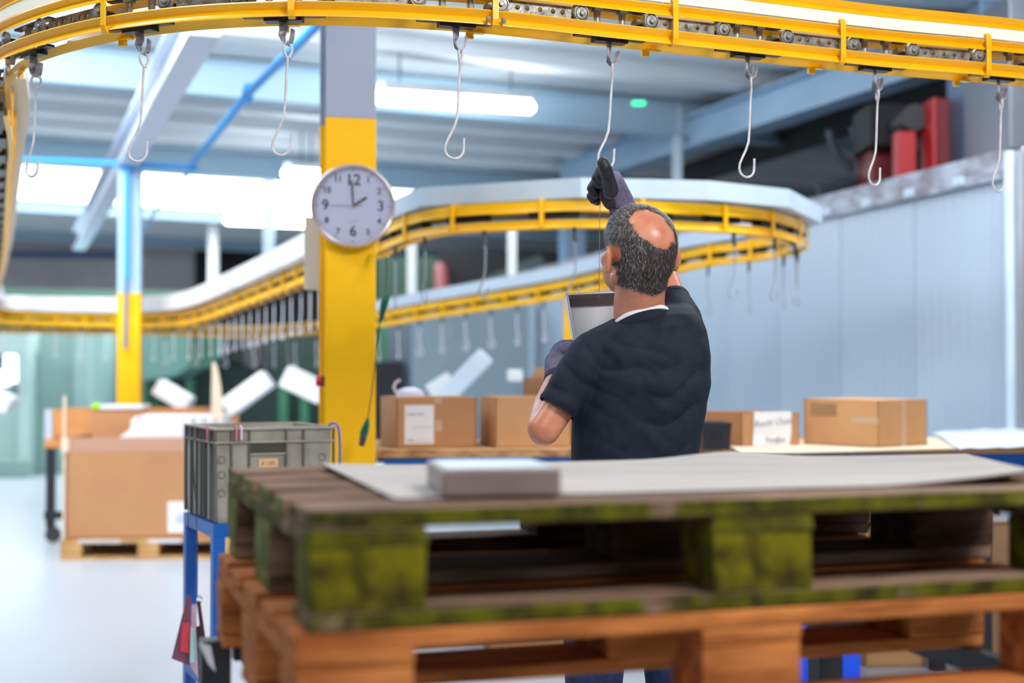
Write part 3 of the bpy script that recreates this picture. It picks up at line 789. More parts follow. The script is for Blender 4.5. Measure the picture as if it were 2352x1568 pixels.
# column accessories
t = thing('emergency_button', 'red mushroom button on the left side of the near column', 'button', P(736, 875, 5.62))
m = MB(); c_ = P(744, 875, 5.66); m.span(c_ + Vector((-.004, -.03, -.02)), c_ + Vector((.03, .03, .02))); build('button_box', m, DKST, t)
m = MB(); m.cyl(c_ + Vector((-.03, 0, 0)), c_ + Vector((-.002, 0, 0)), .021, 18); build('button_head', m, REDP, t, smooth=True, bevel=.003)
t = thing('pull_switch', 'green-handled pull cord hanging down in front of the near column', 'switch', P(880, 705, 5.35))
m = MB(); m.bar(P(850, 586, 5.6), P(890, 589, 5.36), .012, .006); build('cord_arm', m, YELP, t)
m = MB(); m.tube([P(888, 590, 5.36), P(887, 640, 5.36), P(886, 675, 5.35)], .0022, 6); build('upper_cord', m, CORD, t)
m = MB(); m.tube([P(887, 670, 5.35), P(888, 680, 5.35), P(882, 700, 5.35), P(876, 728, 5.35), P(873, 742, 5.35)], [.006, .013, .014, .009, .004], 12); build('grip', m, GRNP, t, smooth=True)
m = MB(); m.tube([P(873, 740, 5.35), P(866, 800, 5.35), P(855, 890, 5.38), P(845, 962, 5.42)], .0024, 6); build('lower_cord', m, CORD, t)
m = MB(); m.tube([P(845, 960, 5.42), P(842, 975, 5.42), P(836, 995, 5.43), P(833, 1008, 5.43)], [.005, .012, .016, .012], 12); build('plug_handle', m, GRNP, t, smooth=True)
m = MB(); m.tube([P(834, 1005, 5.43), P(830, 1024, 5.43)], [.014, .010], 12); build('plug_tip', m, DKST, t, smooth=True)
m = MB(); a_ = P(702, 500, 5.83); b_ = P(728, 666, 5.83); m.span((a_.x, 5.79, b_.z), (b_.x + .03, 5.85, a_.z)); tag(build('beige_cover_strip', m, mat('beige_board', rgb(206, 198, 186), .7), bevel=.004), 'beige board strip fixed behind the left edge of the near column', 'panel')

# ================================================================== BACKGROUND MACHINES
def mbox(lo_px, hi_px, d, depth, z0=None):
    a_ = P(lo_px[0], lo_px[1], d); b_ = P(hi_px[0], hi_px[1], d)
    return (min(a_.x, b_.x), d, z0 if z0 is not None else b_.z), (max(a_.x, b_.x), d + depth, a_.z)
t = thing('pretreatment_machine', 'pale green machine housing with bright window at the far left', 'machine', WX(100, 18.5, 0))
m = MB(); m.span(*mbox((65, 762), (205, 1100), 18.3, 3, 0)); build('housing', m, TEAL, t, bevel=.02)
m = MB(); m.span(*mbox((170, 765), (205, 1090), 18.2, .1, 0)); build('corner_post', m, mat('light_green_post', rgb(172, 204, 196), .5), t, bevel=.01)
m = MB(); m.span(*mbox((-140, 762), (62, 812), 17.8, 2)); m.span(*mbox((42, 812), (64, 1092), 17.8, .3, 0)); build('door_frame', m, MINT, t, bevel=.02)
m = MB(); m.span(*mbox((-120, 815), (42, 930), 18.6, .2)); build('window_pane', m, mat('dark_machine_window', rgb(96, 120, 122), .2), t)
m = MB(); m.span(*mbox((10, 815), (36, 878), 18.4, .05)); m.span(*mbox((0, 850), (20, 885), 18.4, .05)); build('work_light', m, emis('work_light_glow', (.95, .98, 1, 1), 3.0), t)
m = MB(); m.span(*mbox((-120, 930), (42, 1092), 18.4, .2, 0)); build('lower_panel', m, MINT, t)
m = MB(); m.span(*mbox((-140, 1060), (62, 1095), 17.5, .3, 0)); build('plinth', m, TEAL, t)
t = thing('grey_machine_rack', 'dark grey upright machine columns between pale green housing and the far column', 'machine', WX(240, 19.5, 0))
for x0, x1, mt in ((207, 222, BLK), (224, 240, LAVG), (242, 256, DKST), (258, 276, mat('slate_post', rgb(112, 124, 140), .5))):
    m = MB(); m.span(*mbox((x0, 768), (x1, 1060), 19.5, .4, 0)); build('upright', m, mt, t)
m = MB(); m.span(*mbox((205, 760), (280, 1060), 20.1, .2, 0)); build('back_panel', m, mat('grey_back', rgb(96, 110, 116), .6), t)
t = thing('hopper_machine', 'green machine with sloped pale hopper behind the white hanging parts', 'machine', WX(420, 20, 0))
m = MB(); d_ = 19.5
pts = [(325, 768), (472, 768), (472, 820), (400, 862), (325, 875)]
fr_ = [P(x, y, d_) for x, y in pts]; bk = [p + Vector((0, 1.2, 0)) for p in fr_]
m.loft([fr_, bk]); build('hopper', m, mat('grey_green_hopper', rgb(104, 146, 136), .5), t)
m = MB(); m.span(*mbox((435, 770), (478, 845), 19.3, .6)); build('gear_housing', m, mat('mid_green_paint', rgb(50, 100, 78), .5), t)
m = MB()
for x0, x1 in ((330, 342), (426, 440), (352, 360)): m.span(*mbox((x0, 868), (x1, 1010), 19.7, .2, 0))
build('frame_legs', m, GREEN, t)
m = MB(); m.span(*mbox((325, 770), (735, 1010), 21.0, 1.2, 0)); build('dark_body', m, GREEND, t)
for x0, x1, y0, y1, mt in ((475, 500, 690, 780, GREEND), (640, 660, 870, 1000, GREEN), (690, 706, 900, 1010, GREEN), (560, 600, 780, 840, DKST), (480, 560, 800, 830, BLK)):
    m = MB(); m.span(*mbox((x0, y0), (x1, y1), 20.6, .3)); build('pipe_bank', m, mt, t)
t = thing('crane_girder', 'long dull green girder spanning behind the white drip tray', 'beam', WX(250, 24, 1.9))
m = MB(); a_ = P(-80, 668, 24); b_ = P(480, 684, 24); m.bar(Vector((a_.x, 24, a_.z - .09)), Vector((b_.x, 24, b_.z - .05)), .3, .3); build('girder', m, mat('dull_green_girder', rgb(104, 140, 124), .6), t)
t = thing('drying_oven', 'dark green machinery with black hood seen under the conveyor loop', 'machine', WX(1000, 19, 0))
m = MB(); m.span(*mbox((866, 590), (1006, 800), 22.0, 1.5, 0)); build('green_housing', m, mat('deep_green_paint', rgb(14, 54, 36), .5), t)
m = MB(); m.span(*mbox((1006, 575), (1300, 720), 22.5, 2, 0)); build('black_hood', m, BLK, t)
m = MB(); a_ = P(1018, 700, 21.6); b_ = P(1012, 612, 21.6); m.tube([a_, b_, b_ + Vector((0, 0, .06))], [.13, .1, .04], 16); build('red_filter_pot', m, mat('faded_red_paint', rgb(124, 60, 64), .5), t, smooth=True)
m = MB(); m.bar(P(1080, 680, 21), P(1250, 606, 21), .25, .30); build('grey_duct', m, mat('green_grey_duct', rgb(56, 76, 76), .5), t)
m = MB(); m.span(*mbox((890, 720), (960, 920), 20.5, .3, 0)); build('steel_leg', m, mat('dim_post', rgb(90, 98, 108), .5), t)
m = MB(); m.span(*mbox((862, 830), (925, 925), 20.2, .3, 0)); build('black_cabinet', m, BLK, t)
m = MB(); m.span(*mbox((866, 700), (905, 830), 20.9, .2)); build('green_panel', m, GREEN, t)
t = thing('pale_enclosure', 'pale blue-grey enclosure wall behind the cardboard boxes', 'enclosure', WX(1050, 17.2, 0))
m = MB(); m.span(*mbox((945, 690), (1215, 925), 17.2, .3, 0)); build('panel', m, mat('pale_blue_panel', rgb(138, 158, 168), .5), t)

# machines on top of the booth
t = thing('extraction_fan', 'red and black extraction fan standing on the booth roof', 'fan', P(2080, 400, 9.6))
zt = HB - .02
def onb(px0, px1, y0, d0, dep, mt, nm, z=None):
    a_ = P(px0, y0, d0); b_ = P(px1, y0, d0); m = MB(); m.span((a_.x, d0, z if z is not None else HB - .05), (b_.x, d0 + dep, a_.z)); return build(nm, m, mt, t, bevel=.01)
onb(2060, 2105, 300, 9.6, .12, RED, 'red_bracket'); onb(2144, 2152, 222, 9.4, .3, RED, 'red_edge'); onb(2150, 2190, 225, 9.55, .8, mat('deep_red_paint', rgb(130, 6, 16), .4), 'red_casing')
onb(2105, 2144, 250, 9.9, .6, BLK, 'black_casing'); onb(2000, 2062, 330, 10.2, .4, mat('deep_red_paint2', rgb(110, 12, 24), .4), 'red_base')
m = MB(); a_ = P(2112, 262, 9.5); m.cyl(a_ + Vector((0, .1, 0)), a_ + Vector((0, .5, 0)), .09, 24); m.cyl(P(2122, 320, 9.9), P(2125, 348, 9.9), .09, 16); build('motor', m, mat('charcoal_motor', rgb(34, 36, 42), .5), t, smooth=True)
m = MB(); a_ = P(2030, 285, 10.0); m.span(a_ + Vector((-.1, 0, -.15)), a_ + Vector((.15, .5, .15))); build('motor_box', m, BLK, t, bevel=.01)
t = thing('cable_bundle', 'black hoses and cables drooping behind the booth edge', 'cable', P(1980, 430, 10.2))
for pts, rr in ((((1905, 300), (1915, 345), (1945, 375), (1965, 400)), .03), (((1965, 290), (1975, 330), (1985, 370), (1992, 410)), .05), (((1960, 360), (1975, 390), (1960, 415), (1950, 430)), .05), (((1880, 440), (1920, 430), (1960, 420), (2000, 405)), .06)):
    m = MB(); m.tube(crom([P(x, y, 10.6) for x, y in pts], .08)[0], rr, 8); build('hose', m, mat('black_hose', rgb(44, 50, 60), .45) if 'black_hose' not in bpy.data.materials else bpy.data.materials['black_hose'], t, smooth=True)
t = thing('air_duct', 'shiny rectangular sheet-metal air duct at the upper right above the booth', 'duct', P(2260, 380, 8.8))
DUCT = mat('duct_metal', rgb(110, 132, 158), .4, .5, c2=rgb(90, 112, 138), scale=1.2)
m = MB(); a_ = P(2252, 180, 8.9); b_ = P(2312, 365, 8.9); m.span((a_.x, 8.9, HB + .0), (b_.x + .02, 9.6, a_.z + .5)); build('duct_riser', m, DUCT, t, bevel=.01)
m = MB(); a_ = P(2312, 180, 8.4); m.span((a_.x, 8.35, P(2312, 345, 8.4).z), (a_.x + 1.2, 9.2, a_.z + .5)); build('duct_box', m, mat('duct_metal_grey', rgb(118, 124, 134), .4, .5), t, bevel=.01)

# ================================================================== BENCHES
AB = R(5)
bo = WX(800, 6.0, 0)          # front-left corner of the left bench
ZB = .985
def bench_frame(ox, yaw=AB): return Matrix.Translation(bo) @ Matrix.Rotation(yaw, 4, 'Z') @ Matrix.Translation((ox, 0, 0))
def bench(label, ox, L_, topmat, tth, apron, legm, legs_, depth=.85):
    fr = bench_frame(ox); loc = fr.translation
    t = thing('workbench', label, 'workbench', loc, AB)
    m = MB(); m.span((0, 0, ZB - tth), (L_, depth, ZB)); build('bench_top', m, topmat, t, t, bevel=.003)
    m = MB(); m.span((.15, .02, ZB - tth - apron), (L_ - .02, .06, ZB - tth)); m.span((.15, depth - .06, ZB - tth - apron), (L_ - .02, depth - .02, ZB - tth)); build('apron', m, BLUE, t, t)
    for x, y in legs_:
        m = MB(); m.span((x, y, 0), (x + .06, y + .06, ZB - tth - .001)); build('leg', m, legm, t, t)
    return t
LB = 1.46
b1 = bench('long workbench with a chipboard top left of the man', 0, LB + .32, OSB, .035, .07, BLUE, ((.17, .03), (1.5, .03), (.17, .76), (1.5, .76)))
def lx(px): return (WX(px, 6.22, 0) - bench_frame(LB + .34).translation).x / math.cos(AB)
b2_ = bench('blue-framed workbench right of the man carrying cartons', LB + .34, 2.2, PLYW, .030, .075, BLACKM, ((lx(1874), .03), (lx(2145), .03), (lx(2255), .03), (.3, .76), (1.32, .76), (2.05, .76)))
# lower shelf on the right bench with cartons
fr2 = bench_frame(LB + .34)
def carton(label, fr, L_, D_, H_, mt, flaps=False, open_=False, tape=True, group=None, wall=.006, matIn=None, closed=True):
    """fr: frame with origin at the near-left bottom corner, x right, y away"""
    t = bpy.data.objects.new('cardboard_box', None); t.empty_display_size = .05; link(t, None, fr); tag(t, label, 'box', group)
    m = MB()
    m.span((0, 0, 0), (L_, wall, H_)); m.span((0, D_ - wall, 0), (L_, D_, H_)); m.span((0, 0, 0), (wall, D_, H_)); m.span((L_ - wall, 0, 0), (L_, D_, H_)); m.span((0, 0, 0), (L_, D_, wall))
    build('carton_body', m, mt, t, fr)
    if not open_:
        m = MB(); m.span((.001, .001, H_ - .002), (L_ - .001, D_ / 2 - .001, H_ + .003)); build('top_flap', m, mt, t, fr)
        m = MB(); m.span((.001, D_ / 2 + .001, H_ - .002), (L_ - .001, D_ - .001, H_ + .004)); build('top_flap', m, mt, t, fr)
    if tape:
        m = MB(); m.span((L_ / 2 - .025, -.0008, H_ - .09), (L_ / 2 + .025, .0, H_)); m.span((L_ / 2 - .025, -.0008, 0), (L_ / 2 + .025, 0, .05)); build('tape_strip', m, TAPE, t, fr)
    return t
def Fz(px, d, Z, yaw): return Matrix.Translation(WX(px, d, Z)) @ Matrix.Rotation(yaw, 4, 'Z')
# left bench cartons (front-left corner pixel, depth)
c1 = carton('cardboard carton with a white shipping label beside the near column', Fz(912, 6.1, ZB, R(18)), .357, .32, .215, CARD, tape=False)
fr = WM[c1.name]
m = MB(); m.span((.033, -.0015, .018), (.163, 0, .185)); lb = build('shipping_label', m, PAPER, c1, fr)
m = MB()
M_ = Matrix.Translation((.045, -.002, .145)) @ Matrix.Rotation(R(90), 4, 'X'); textmesh(m, 'SAMMEL WERK', .011, M_, align='LEFT')
M_ = Matrix.Translation((.045, -.002, .035)) @ Matrix.Rotation(R(90), 4, 'X'); textmesh(m, 'VON', .012, M_, align='LEFT')
m.span((.07, -.0022, .088), (.155, -.0016, .0895)); m.span((.045, -.0022, .028), (.15, -.0016, .0292))
build('label_print', m, INK, lb, fr)
m = MB(); m.span((.165, -.0008, .19), (.20, 0, .215)); m.span((.168, -.0008, .07), (.20, 0, .12)); build('tape_strip', m, TAPE, c1, fr)
c2 = carton('plain cardboard carton behind the man\'s left elbow', Fz(1138, 6.15, ZB, R(12)), .338, .36, .215, CARDL, tape=False)
c3 = carton('open brown carton behind the man\'s left glove', Fz(1203, 6.66, ZB, R(-12)), .36, .18, .30, CARDD, open_=True)
fr = WM[c3.name]
m = MB(); m.add([(0, 0, .30), (.36, 0, .30), (.37, -.05, .335), (-.02, -.06, .36), (0, .004, .30), (.36, .004, .30), (.37, -.046, .339), (-.02, -.056, .364)], [(0, 1, 2, 3), (7, 6, 5, 4), (0, 4, 5, 1), (1, 5, 6, 2), (2, 6, 7, 3), (3, 7, 4, 0)])
m = MB(); m.add([(0, .18, .30), (.36, .18, .30), (.36, .20, .40), (.02, .19, .345), (0, .184, .30), (.36, .184, .30), (.36, .204, .40), (.02, .194, .345)], [(0, 1, 2, 3), (7, 6, 5, 4), (0, 4, 5, 1), (1, 5, 6, 2), (2, 6, 7, 3), (3, 7, 4, 0)]); build('raised_flap', m, CARDD, c3, fr)
# right bench cartons
c4 = carton('low open carton with a handwritten paper sheet hung over its side', Fz(1702, 6.22, ZB, R(20)), .29, .34, .148, CARD, open_=True, tape=False)
# it shows its long side to the left of the paper face
fr = WM[c4.name] @ Matrix.Translation((.055, 0, 0)) @ Matrix.Diagonal((1.04, 1, .99, 1))
m = MB(); m.span((-.002, -.002, .146), (.205 * .0 + .0, .0, .148)) if False else None
PW = MB()
pr = [(.008, .020, .152), (.008, -.003, .152), (.004, -.006, .10), (.002, -.0045, .05), (-.002, -.008, .006)]
pr2 = [(.188, .020, .152), (.188, -.003, .152), (.187, -.005, .10), (.184, -.0065, .05), (.176, -.005, .004)]
PW.v = [Vector(p) for p in pr + pr2] + [Vector(p) + Vector((0, .0008, .0008)) for p in pr + pr2]
for i in range(4): PW.f += [[i, i + 1, i + 6, i + 5], [15 + i, 16 + i, 11 + i, 10 + i][::1]]; PW.m += [0, 0]
pp = build('handwritten_sheet', PW, PAPER, c4, fr, label='white paper with two handwritten lines')
m = MB()
textmesh(m, 'Rechl Oum', .040, Matrix.Translation((.094, -.0085, .106)) @ Matrix.Rotation(R(90), 4, 'X') @ Matrix.Rotation(R(4), 4, 'Z'), shear=.3)
PENC = mat('pencil_grey', rgb(128, 130, 144), .7); build('handwriting', m, PENC, pp, fr); m = MB()
textmesh(m, 'hudps', .040, Matrix.Translation((.102, -.0095, .030)) @ Matrix.Rotation(R(90), 4, 'X') @ Matrix.Rotation(R(-2), 4, 'Z'), shear=.3)
build('handwriting', m, PENC, pp, fr)
# long body of that carton going left behind the black bin
t = thing('black_bin', 'small black plastic bin on the bench at the man\'s right', 'bin', WX(1636, 6.10, ZB), R(5))
m = MB(); rings = []
for z_, s_ in ((0, .92), (.105, 1.0), (.115, 1.04), (.115, .98), (.10, .95), (.006, .88)):
    rings.append([Vector((sx * .062 * s_, sy * .09 * s_, z_)) for sx, sy in ((-1, -1), (1, -1), (1, 1), (-1, 1))])
m.loft(rings); build('bin_shell', m, mat('black_plastic', rgb(24, 28, 40), .45), t, t, bevel=.004)
m = MB(); m.box((0, -.088, .06), (.05, .006, .03)); build('grip_plate', m, BLK, t, t)
# big carton seen corner-on
cB = P(2018, 1004, 6.12); cB.z = ZB
frb = Matrix.Translation((cB.x, cB.y + .0, ZB + .003)) @ Matrix.Rotation(R(40), 4, 'Z')
c5 = carton('large cardboard carton seen corner-on, standing on a cardboard sheet', frb, .36, .40, .20, CARDL, tape=False)
m = MB(); m.span((.165, -.001, 0), (.20, 0, .20)); build('tape_strip', m, TAPE, c5, frb)
m = MB(); m.span((-.0015, .22, .13), (0, .36, .184)); build('torn_patch', m, CARDD, c5, frb)
m = MB(); m.span((-.0015, 0, .10), (0, .14, .13)); build('torn_patch', m, TAPE, c5, frb)
# sheets on right bench
def sheet(name, label, cat, pts, Z, th_, mt, curl=None):
    m = MB(); top = [Vector((p.x, p.y, Z + th_)) for p in pts]; bot = [Vector((p.x, p.y, Z)) for p in pts]; m.loft([bot, top]); return tag(build(name, m, mt), label, cat)
def PT(px, py, Z): return PZ(px, py, Z)
sheet('cardboard_sheet', 'flat tan cardboard sheet overhanging the blue bench edge', 'sheet', [PT(1702, 1043, ZB + .002), PT(2205, 1030, ZB + .002), PT(2150, 1003, ZB + .002), PT(1672, 1019, ZB + .002)], ZB, .003, SHEETT)
m = MB(); g = 14
pa = [PT(2205, 1029, ZB + .012), PT(2480, 1022, ZB + .012), PT(2500, 975, ZB + .012), PT(2140, 992, ZB + .012)]
for zz in (0, 1):
    for j in range(6):
        for i in range(g):
            u = i / (g - 1); v_ = j / 5; p = pa[0].lerp(pa[1], u).lerp(pa[3].lerp(pa[2], u), v_)
            p.z = ZB + .004 + .012 * abs(noise.noise(Vector((u * 5, v_ * 4, 1)))) * 1.5 + (0.004 if zz else 0); m.v.append(p)
for zz in (0, 1):
    for j in range(5):
        for i in range(g - 1):
            a_ = zz * 6 * g + j * g + i; f_ = [a_, a_ + 1, a_ + g + 1, a_ + g]; m.f.append(f_ if zz else f_[::-1]); m.m.append(0)
tag(build('plastic_film', m, mat('white_film', rgb(222, 226, 236), .3), smooth=True), 'crumpled white plastic film spread over the right end of the blue bench', 'film')
# things under / behind the right bench seen between the pallets
carton('tall light carton on the floor under the blue bench', Fz(1985, 6.36, .001, AB), .28, .34, .74, CARDL, tape=False)
carton('brown carton on the floor right of the tall light one under the blue bench', Fz(2205, 6.42, .001, AB), .28, .34, .62, CARDD, tape=False)
t = thing('paper_stack', 'stack of white sheets lying on the brown carton under the bench', 'paper', WX(2228, 6.5, .6265), AB)
m = MB(); m.span((-.02, 0, 0), (.17, .24, .025)); build('sheets', m, PAPER, t, t)
for px, lb in ((1826, 'left one of two upright vivid blue containers under the blue bench'), (1931, 'right one of two upright vivid blue containers under the blue bench')):
    m = MB(); a_ = WX(px, 5.98, 0); m.span((a_.x, 5.98, 0), (a_.x + (.085 if px < 1900 else .08), 6.12, .58)); tag(build('blue_container', m, mat('vivid_blue_plastic', rgb(0, 86, 246), .4) if 'vivid_blue_plastic' not in bpy.data.materials else bpy.data.materials['vivid_blue_plastic'], bevel=.01), lb, 'container')
carton('flat light carton on the floor under the left bench', Fz(1125, 6.3, 0.001, AB), .36, .4, .36, CARDL)
# items behind the left bench: white enclosures hanging from the returning run
def hanging(label, c1_, c2_, d, w_, th_, yaw, wires=1, p=None, mt=WHITEB, rolls=0):
    """slender white sheet-metal housing from pixel c1_ to c2_"""
    a_ = P(*c1_, d); b_ = P(*c2_, d + (yaw if yaw else 0)); L_ = (b_ - a_).length
    dv = (b_ - a_).normalized()
    t = thing('hanging_housing', label, 'sheet metal part', (a_ + b_) / 2)
    m = MB(); m.bar(a_, b_, th_, w_, (0, 1, 0)); ob = build('shell', m, mt, t, bevel=.012)
    m = MB(); m.bar(a_ + dv * .006, a_ - dv * .002, th_ * .8, w_ * .8, (0, 1, 0)); m.bar(b_ - dv * .006, b_ + dv * .002, th_ * .8, w_ * .8, (0, 1, 0)); build('end_lip', m, TRAYW, t)
    q = a_ if a_.z > b_.z else b_
    m = MB(); m.tube([q + (-dv if q == b_ else dv) * .04, Vector((q.x, q.y, P(0, 745, d).z))], .003, 5); build('wire', m, STEEL, t)
    return t
hanging('white box-shaped part hanging slantwise, first right of the far column', (362, 886), (436, 930), 12.0, .2, .14, 0)
hanging('white part slanting up to the right, hanging over the heap of white parts', (522, 938), (618, 868), 10.8, .2, .15, 0)
hanging('white part slanting down to the right beside the near column', (655, 862), (745, 905), 10.6, .2, .17, 0)
hanging('white part cut off by the left edge of the photo', (-42, 895), (28, 932), 12.4, .2, .16, 0)
hanging('long pale blue-white housing leaning behind the labelled carton', (1118, 815), (1010, 925), 9.2, .3, .12, 0, mt=mat('pale_blue_coat', rgb(206, 222, 236), .4))
hanging('short white part hanging left of the long pale housing', (1035, 866), (985, 898), 10.0, .16, .09, 0)
hanging('small white part left of the open brown carton', (1165, 862), (1200, 862), 9.0, .14, .075, 0)
t = thing('white_canister', 'pale canister standing behind the labelled carton', 'container', WX(942, 6.62, ZB))
m = MB(); m.tube([(0, 0, 0), (0, 0, .20), (0, 0, .24), (0, 0, .255)], [.07, .07, .06, .02], 20); build('body', m, mat('lavender_white_plastic', rgb(216, 218, 236), .5), t, t, smooth=True)
m = MB(); m.tube(crom([Vector(p) for p in ((-.05, 0, .22), (-.075, 0, .245), (-.07, 0, .275), (-.045, 0, .29))], .02)[0], .006, 8); build('handle', m, mat('pink_white_plastic', rgb(226, 204, 204), .4), t, t, smooth=True)
m = MB(); m.span((1.52, 6.72, ZB + 0), (1.53, 6.74, ZB)) if False else None
# yellow post behind tray, right of carton c3
m = MB(); a_ = P(1305, 680, 7.2); m.span((a_.x - .02, 7.2, 0), (a_.x + .03, 7.25, a_.z)); tag(build('yellow_post', m, YELP), 'slim yellow post seen behind the tray the man holds', 'post')

# ================================================================== LEFT GROUP: big carton on pallet
def pallet(label, loc, rotz, topm, blockm, wear=0.0, group=None, seed=1):
    rnd = random.Random(seed)
    t = thing('wooden_pallet', label, 'pallet', loc, rotz, group)
    def pc(nm, lo, hi, mt, bev=.003):
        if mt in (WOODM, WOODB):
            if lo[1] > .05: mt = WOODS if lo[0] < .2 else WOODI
        m = MB(); m.span(lo, hi)
        for v in m.v: v += Vector((rnd.uniform(-1, 1), rnd.uniform(-1, 1), rnd.uniform(-.1, .1))) * wear
        build(nm, m, mt, t, t, bevel=bev)
    y = 0
    for wd, gap in ((.145, .041), (.1, .041), (.145, .041), (.1, .042), (.145, 0)):
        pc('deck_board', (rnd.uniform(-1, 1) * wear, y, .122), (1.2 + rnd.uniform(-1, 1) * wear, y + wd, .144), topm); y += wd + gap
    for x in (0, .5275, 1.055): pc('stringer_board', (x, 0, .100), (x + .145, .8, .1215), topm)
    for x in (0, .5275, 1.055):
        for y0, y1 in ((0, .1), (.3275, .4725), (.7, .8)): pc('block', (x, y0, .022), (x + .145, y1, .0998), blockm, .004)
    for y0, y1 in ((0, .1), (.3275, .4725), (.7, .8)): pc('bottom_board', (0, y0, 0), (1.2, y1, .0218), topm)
    return t
fl = PZ(138, 1287, 0.0)
pl_ = pallet('pale new wooden pallet under the big open carton on the floor', (fl.x, fl.y, 0), R(4), WOODP, WOODP, .001, seed=4)
frp = WM[pl_.name]
bx = thing('pallet_carton', 'big open cardboard box on the pale pallet, full of white parts', 'box', frp @ Vector((.03, .03, .145)), R(4))
L_, D_, H_ = 1.10, .74, .705; wl = .012
m = MB(); m.span((0, 0, 0), (L_, wl, H_)); m.span((0, D_ - wl, 0), (L_, D_, H_ + .165)); m.span((0, 0, 0), (wl, D_, H_)); m.span((L_ - wl, 0, 0), (L_, D_, H_)); m.span((0, 0, 0), (L_, D_, wl))
build('carton_body', m, CARDL if False else mat('warm_cardboard', rgb(192, 138, 94), .85, c2=rgb(184, 130, 88), scale=2), bx, bx)
m = MB(); m.span((.0, -.002, H_ - .10), (L_, 0, H_)); build('tape_band', m, mat('rosy_tape', rgb(192, 146, 122), .4), bx, bx)
m = MB(); m.span((-.02, -.014, -.1), (-.004, .03, H_ + .29)); m.span((-.03, -.02, H_ - .1), (.02, -.004, H_ - .0)); build('corner_batten', m, mat('pale_batten', rgb(232, 212, 184), .7), bx, bx)
m = MB(); m.span((.70, -.003, .04), (.90, -.0005, .255)); s1 = build('delivery_note', m, PAPER, bx, bx, bevel=.0008)
m = MB(); m.span((.755, -.004, .10), (.87, -.003, .17)); build('barcode_block', m, mat('grey_print', rgb(188, 200, 214), .6), s1, bx)
m = MB()
for x0, x1 in ((.09, .38), (.57, .80)): m.span((x0, -.03, -.028), (x1, -.012, -.003))
build('strap_film', m, mat('white_strap', rgb(224, 220, 228), .5), bx, bx)
# white parts inside
for i in range(9):
    x = .40 + i * .075
    t = thing('white_panel_part', ['first', 'second', 'third', 'fourth', 'fifth', 'sixth', 'seventh', 'eighth', 'ninth'][i] + ' white folded part from the left in the big open box', 'sheet metal part', bx.matrix_basis @ Vector((x, .25, .03)) if False else WM[bx.name] @ Vector((x, .20, .03)), R(4), 'white parts in the big box')
    m = MB(); h0 = .80
    rings = []
    if i == 0: m.add([(0, 0, .55), (.06, 0, .55), (.06, 0, .825), (.0, 0, .79), (0, .3, .55), (.06, .3, .55), (.06, .3, .825), (0, .3, .79)], [(0, 1, 2, 3), (7, 6, 5, 4), (0, 4, 5, 1), (1, 5, 6, 2), (2, 6, 7, 3), (3, 7, 4, 0)])
    else: m.span((0, 0, .02), (.066, .32, .825))
    build('folded_sheet', m, WHITEB, t, t, bevel=.012)
t = thing('white_wedge_part', 'white tapering sheet part leaning out of the big open box', 'sheet metal part', WM[bx.name] @ Vector((.30, .03, .5)), R(4))
m = MB(); pr = [(.04, .19), (.50, .19), (.50, .315), (.20, .315)]
m.loft([[Vector((a_, .0, b_)) for a_, b_ in pr], [Vector((a_, .10, b_)) for a_, b_ in pr]]); build('shell', m, WHITEB, t, t, bevel=.01)
# the table behind with wooden crate
tb = thing('wooden_top_trolley', 'wooden-topped trolley with dark legs behind the big carton', 'trolley', WX(103, 10.9, 0), R(4))
za = P(100, 1008, 10.9).z
m = MB(); m.span((0, 0, za - .07), (1.25, .75, za)); build('trolley_top', m, PLYW, tb, tb, bevel=.004)
for x, y in ((.01, .01), (1.18, .01), (.01, .69), (1.18, .69)):
    m = MB(); m.span((x, y, .12), (x + .06, y + .06, za - .07)); build('leg', m, BLACKM, tb, tb)
    m = MB(); Mw = Matrix.Translation((x + .05, y + .03, .06)) @ Matrix.Rotation(R(90), 4, 'X'); m.lathe([(.0001, -.018), (.055, -.018), (.06, -.01), (.06, .01), (.055, .018), (.0001, .018)], 20, Mw); m.box((x + .03, y + .03, .105), (.05, .05, .04)); build('caster', m, DKST, tb, tb, smooth=True)
m = MB(); m.span((.0, 0, .18), (1.24, .03, .24)); build('lower_rail', m, BLACKM, tb, tb)
cr = thing('plywood_crate', 'orange plywood crate with a grey corner strip on the trolley', 'crate', WX(105, 10.95, za), R(4))
hz = P(100, 940, 10.95).z - za
m = MB(); m.span((.02, 0, 0), (1.2, .02, hz)); m.span((.02, .5, 0), (1.2, .52, hz)); m.span((.02, 0, 0), (.04, .52, hz)); m.span((1.18, 0, 0), (1.2, .52, hz)); m.span((.02, 0, 0), (1.2, .52, .02)); build('crate_walls', m, PLYW, cr, cr)
m = MB(); m.span((.0, -.02, -.02), (.055, .02, hz)); build('corner_strip', m, mat('galvanised_strip', rgb(196, 206, 220), .4, .2), cr, cr)
t = thing('metal_cover', 'thin white metal cover lying on the crate edge in front of the far column', 'cover', P(280, 940, 10.97))
m = MB(); a_ = P(229, 942, 10.9); m.span((a_.x, 10.9, za + hz), (a_.x + .33, 11.15, za + hz + .035)); build('cover_shell', m, WHITEB, t, bevel=.01)
m = MB(); a_ = P(224, 940, 10.85); q_ = P(232, 936, 10.96); m.ell((q_.x - .035, 10.96, za + hz + .02), (.04, .03, .03)); m.v = [Vector((p.x, p.y, max(p.z, za + hz))) for p in m.v]; tag(build('lime_rag', m, mat('lime_green', rgb(168, 230, 10), .5), smooth=True), 'small lime green rag at the left end of the thin white cover', 'cloth')
